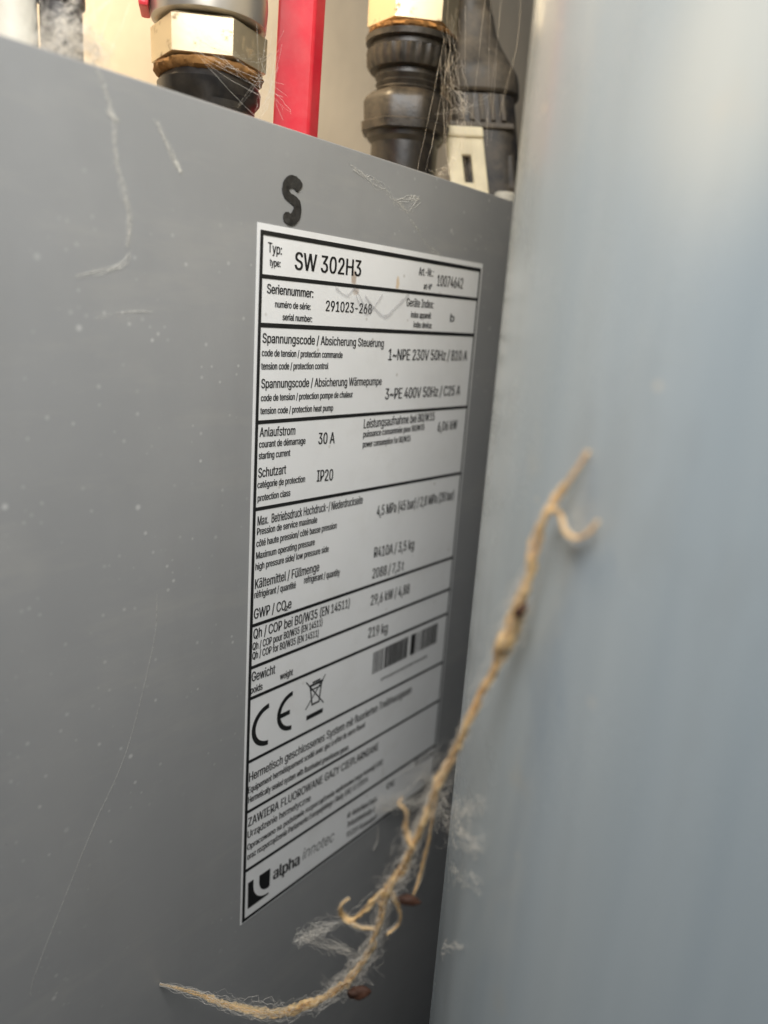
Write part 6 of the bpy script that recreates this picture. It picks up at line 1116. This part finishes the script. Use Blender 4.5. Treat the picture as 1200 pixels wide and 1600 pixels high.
# finer webs lying on the panel, the label edge and the pipe
def web(name, runs, label, cat="cobweb", group=None, mat=None):
    mat = mat or ("haze_web" if "smear" in name or "hair" in name else "web")
    root = tag(empty(name, runs[0][0][0][:3]), label, cat, group)
    cling = "smear" in name or "hair" in name
    for k, (path, n, spread, rad, wild) in enumerate(runs):
        if cling:
            path = [[p[0], -0.10] + list(p[2:]) for p in path]
            rad *= 1.25
        bm = bmesh.new()
        fibres(bm, [list(p[:3]) + [p[3] if len(p) > 3 else 1.0] for p in path], n, spread, rad, wild, 0.8, 31 + k * 7 + len(name), n > 2, .08 if cling else 1.0)
        o = bm_obj("web_thread", bm, M[mat], root)
        home(o, root)
        o["kind"] = "stuff"
    return root


web("hair_thread", [([[-29.5, -0.5, -89.6], [-30.3, -0.5, -101.2], [-35.7, -0.5, -120.1], [-40.4, -0.5, -132.3], [-48.5, -0.5, -146.1], [-56.5, -0.5, -161.3], [-64.4, -0.5, -178.0], [-65.4, -0.5, -182.8]], 1, .1, .026, .3)],
    "single fine pale thread curving down the lower left of the grey panel", "thread")
web("cobweb_smear", [([[-43.8, -0.6, 23.5], [-41.7, -0.6, 21.4], [-39.1, -0.6, 14.9], [-38.7, -0.6, 7.9], [-36.7, -0.6, 1.0], [-35.5, -0.6, -4.4], [-36.3, -0.6, -9.6]], 46, .7, .022, .9),
                     ([[-40.0, -0.6, 15.6], [-38.2, -0.6, 14.2]], 26, .7, .025, 1.0), ([[-48.0, -0.5, -16.4], [-45.9, -0.5, -16.0], [-37.9, -0.5, -13.6], [-35.5, -0.5, -10.8]], 22, .7, .02, .8)],
    "long pale web smear running down the panel at upper left")
web("cobweb_smear", [([[-29.0, -0.6, 16.0], [-27.0, -0.6, 13.3], [-25.4, -0.6, 11.1], [-22.9, -0.6, 8.0]], 44, .75, .024, .9), ([[-24.0, -0.7, 9.2], [-22.7, -0.7, 7.5]], 44, .6, .03, .9)],
    "short thick white web smear left of the painted letter S")
web("cobweb_smear", [([[-44.1, -0.5, -25.0], [-38.1, -0.5, -23.2], [-30.1, -0.5, -22.8]], 9, .35, .018, .6)], "faint curved web thread on the panel left of the label")
web("cobweb_smear", [([[31.1, -1.0, 19.0], [43.7, -1.0, 16.3], [52.9, -1.0, 13.5], [59.5, -1.0, 10.9]], 34, 1.1, .022, 1.2), ([[52.3, -2.0, 13.0], [57.8, -2.0, 13.9], [64.7, -2.0, 15.6], [59.8, -2.0, 10.9]], 18, .9, .035, 1.3),
                     ([[60.3, -0.6, 9.2], [67.4, -0.6, 5.5], [72.0, -0.6, 2.2], [78.8, -0.6, -0.4]], 16, .9, .02, 1.0)],
    "tangled web wisp on the panel right of the letter S")
web("cobweb_tuft", [([[-50.6, 6.0, 24.6, 1.6], [-47.4, 6.0, 27.1, 3], [-44.0, 6.0, 28.7, 3], [-40.0, 6.0, 27.6, 2.4], [-36.5, 6.0, 25.6, 1]], 150, 1.1, .03, 1.6), ([[-46, 10, 25, 2], [-40, 14, 33, 2], [-36, 20, 42, 1]], 50, 1.1, .025, 1.3)],
    "dense tangled web tuft on the cabinet edge at top left")
web("cobweb_tuft", [([[64.7, -3.0, -191.1], [67.4, -3.0, -198.5], [77.7, -3.0, -201.9], [89.3, -3.0, -208], [102.5, -3.0, -206], [94.3, -3.0, -198.6]], 130, 2.2, .035, 1.3), ([[104.5, -3.0, -192], [87.5, -3.0, -196.8], [75.2, -3.0, -197.8]], 40, 1.6, .028, 1.0),
                     ([[65.4, -2.0, -178.4], [68.9, -2.0, -193.7]], 4, .6, .03, .5), ([[67.0, -1.0, -207.1], [67.6, -1.0, -213.2], [65.3, -1.0, -217.0]], 2, .4, .07, .5), ([[86.0, -3.0, -218.0], [95.0, -3.0, -219.9], [99, -4, -214]], 12, 1, .03, .8)],
    "grey web tuft clinging to the lower right edge of the label")
web("cobweb_tuft", [([[-13.6, -76.3, -115.7], [-6, -73.0, -127], [-7.9, -77.2, -126.2], [-14.8, -84.2, -122.1], [-18.5, -88.4, -119.2], [-19.4, -89.6, -115.5]], 34, 1.5, .016, 2.6), ([[-6.0, -75.6, -139], [-14.5, -83.8, -131.8], [-19.7, -89.9, -125.8]], 12, 1.2, .016, 2.2),
                    ([[-4.7, -73.3, -134.9], [-8.3, -77.6, -122.6], [-14.7, -84.0, -114.7], [-18.9, -88.9, -109.0]], 24, 1.5, .014, 2.4)],
    "pale web tuft on the pipe edge beside the slanting strand")
web("cobweb_tuft", [([[-7.4, -76.8, -164.0], [-8.4, -77.7, -159.4], [-12.9, -82.1, -151.1], [-18.1, -87.9, -143.8]], 14, .8, .018, 1.6)], "small white web curl at the bottom edge of the pipe")
web("cobweb_thread", [([[-7, 16, 40], [6, 14, 36], [14, 12, 34], [17, 8, 28]], 10, 1.2, .022, .9), ([[20, 14, 48], [16, 12, 42], [12, 10, 33], [5, 6, 26]], 12, .9, .025, .8), ([[16, 14, 43], [10, 14, 40], [-4, 16, 40]], 14, 1.2, .026, .9)],
    "fine web threads stretched across the valve's black sleeve")
web("cobweb_thread", [([[92, 12, 78], [94, 10, 60], [97, 8, 44], [86, 4, 28], [78, 3, 25]], 24, 1.6, .026, 1.3), ([[88, 10, 60], [92, 9, 52], [98, 8, 48]], 26, 2.0, .028, 1.3)],
    "dusty web hanging between the pipe union and the plug")
web("cobweb_thread", [([[106, -3, 95], [107.5, -3.5, 72], [104.5, -3.5, 57], [102, -3, 46]], 2, .3, .016, .4)], "thin straight web thread hanging in front of the plug")


def strung(name, quads, label):
    """straight silk lines between two regions; quads: ((u0,u1,d0,d1,z0,z1) twice, count, radius)"""
    rr = random.Random(len(label))
    root = None
    for A, Bq, n, rad in quads:
        bm = bmesh.new()
        for k in range(n):
            a = Vector((rr.uniform(A[0], A[1]), rr.uniform(A[2], A[3]), rr.uniform(A[4], A[5])))
            c = Vector((rr.uniform(Bq[0], Bq[1]), rr.uniform(Bq[2], Bq[3]), rr.uniform(Bq[4], Bq[5])))
            if root is None:
                root = tag(empty(name, a), label, "cobweb")
            sag = (a - c).length * rr.uniform(.01, .06)
            pts = []
            for i in range(9):
                t = i / 8
                p = a.lerp(c, t)
                p.z -= sag * 4 * t * (1 - t)
                pts.append(p + noise.noise_vector(p * .3 + Vector((k * 3.0, 0, 0))) * .25)
            tube(bm, pts, [rad * rr.uniform(.4, 1.3) for _ in pts], 3)
            if rr.random() < .5:               # a crumb of dust on the line
                p = pts[rr.randint(2, 6)]
                tube(bm, [p + Vector((0, 0, -.2)), p, p + Vector((.05, 0, .2))], [.03, rad * 4, .03], 5)
        o = bm_obj("web_thread", bm, M["web"], root)
        home(o, root)
        o["kind"] = "stuff"


strung("cobweb_thread", [((-8, -2, 10, 16, 36, 42), (10, 19, 6, 12, 24, 42), 6, .024), ((10, 18, 8, 14, 36, 50), (-4, 12, 2, 4, 23, 26), 10, .026)],
       "many fine web lines strung from the hexagon nut down to the cabinet edge")
strung("cobweb_thread", [((84, 96, 8, 14, 60, 88), (70, 108, 2, 6, 23.5, 26), 11, .026), ((86, 98, 10, 14, 44, 60), (104, 114, 6, 10, 40, 66), 6, .026), ((100, 110, 2, 6, 78, 96), (96, 112, 2, 6, 30, 44), 4, .024)],
       "fine web lines strung between the dark union, the plug and the cabinet edge")
strung("cobweb_thread", [((-54, -36, 4, 14, 23, 26), (-46, -24, 10, 26, 32, 50), 26, .026)],
       "fine web lines fanning up from the cabinet edge to the dark pipe")
strung("cobweb_thread", [((100, 112, -3, -1, -205, -186), (62, 84, -2, -.6, -206, -176), 12, .028), ((96, 110, -4, -1, -214, -196), (70, 112, -3, -.6, -262, -214), 12, .026)],
       "fine web lines fanning across the lower right corner of the label")
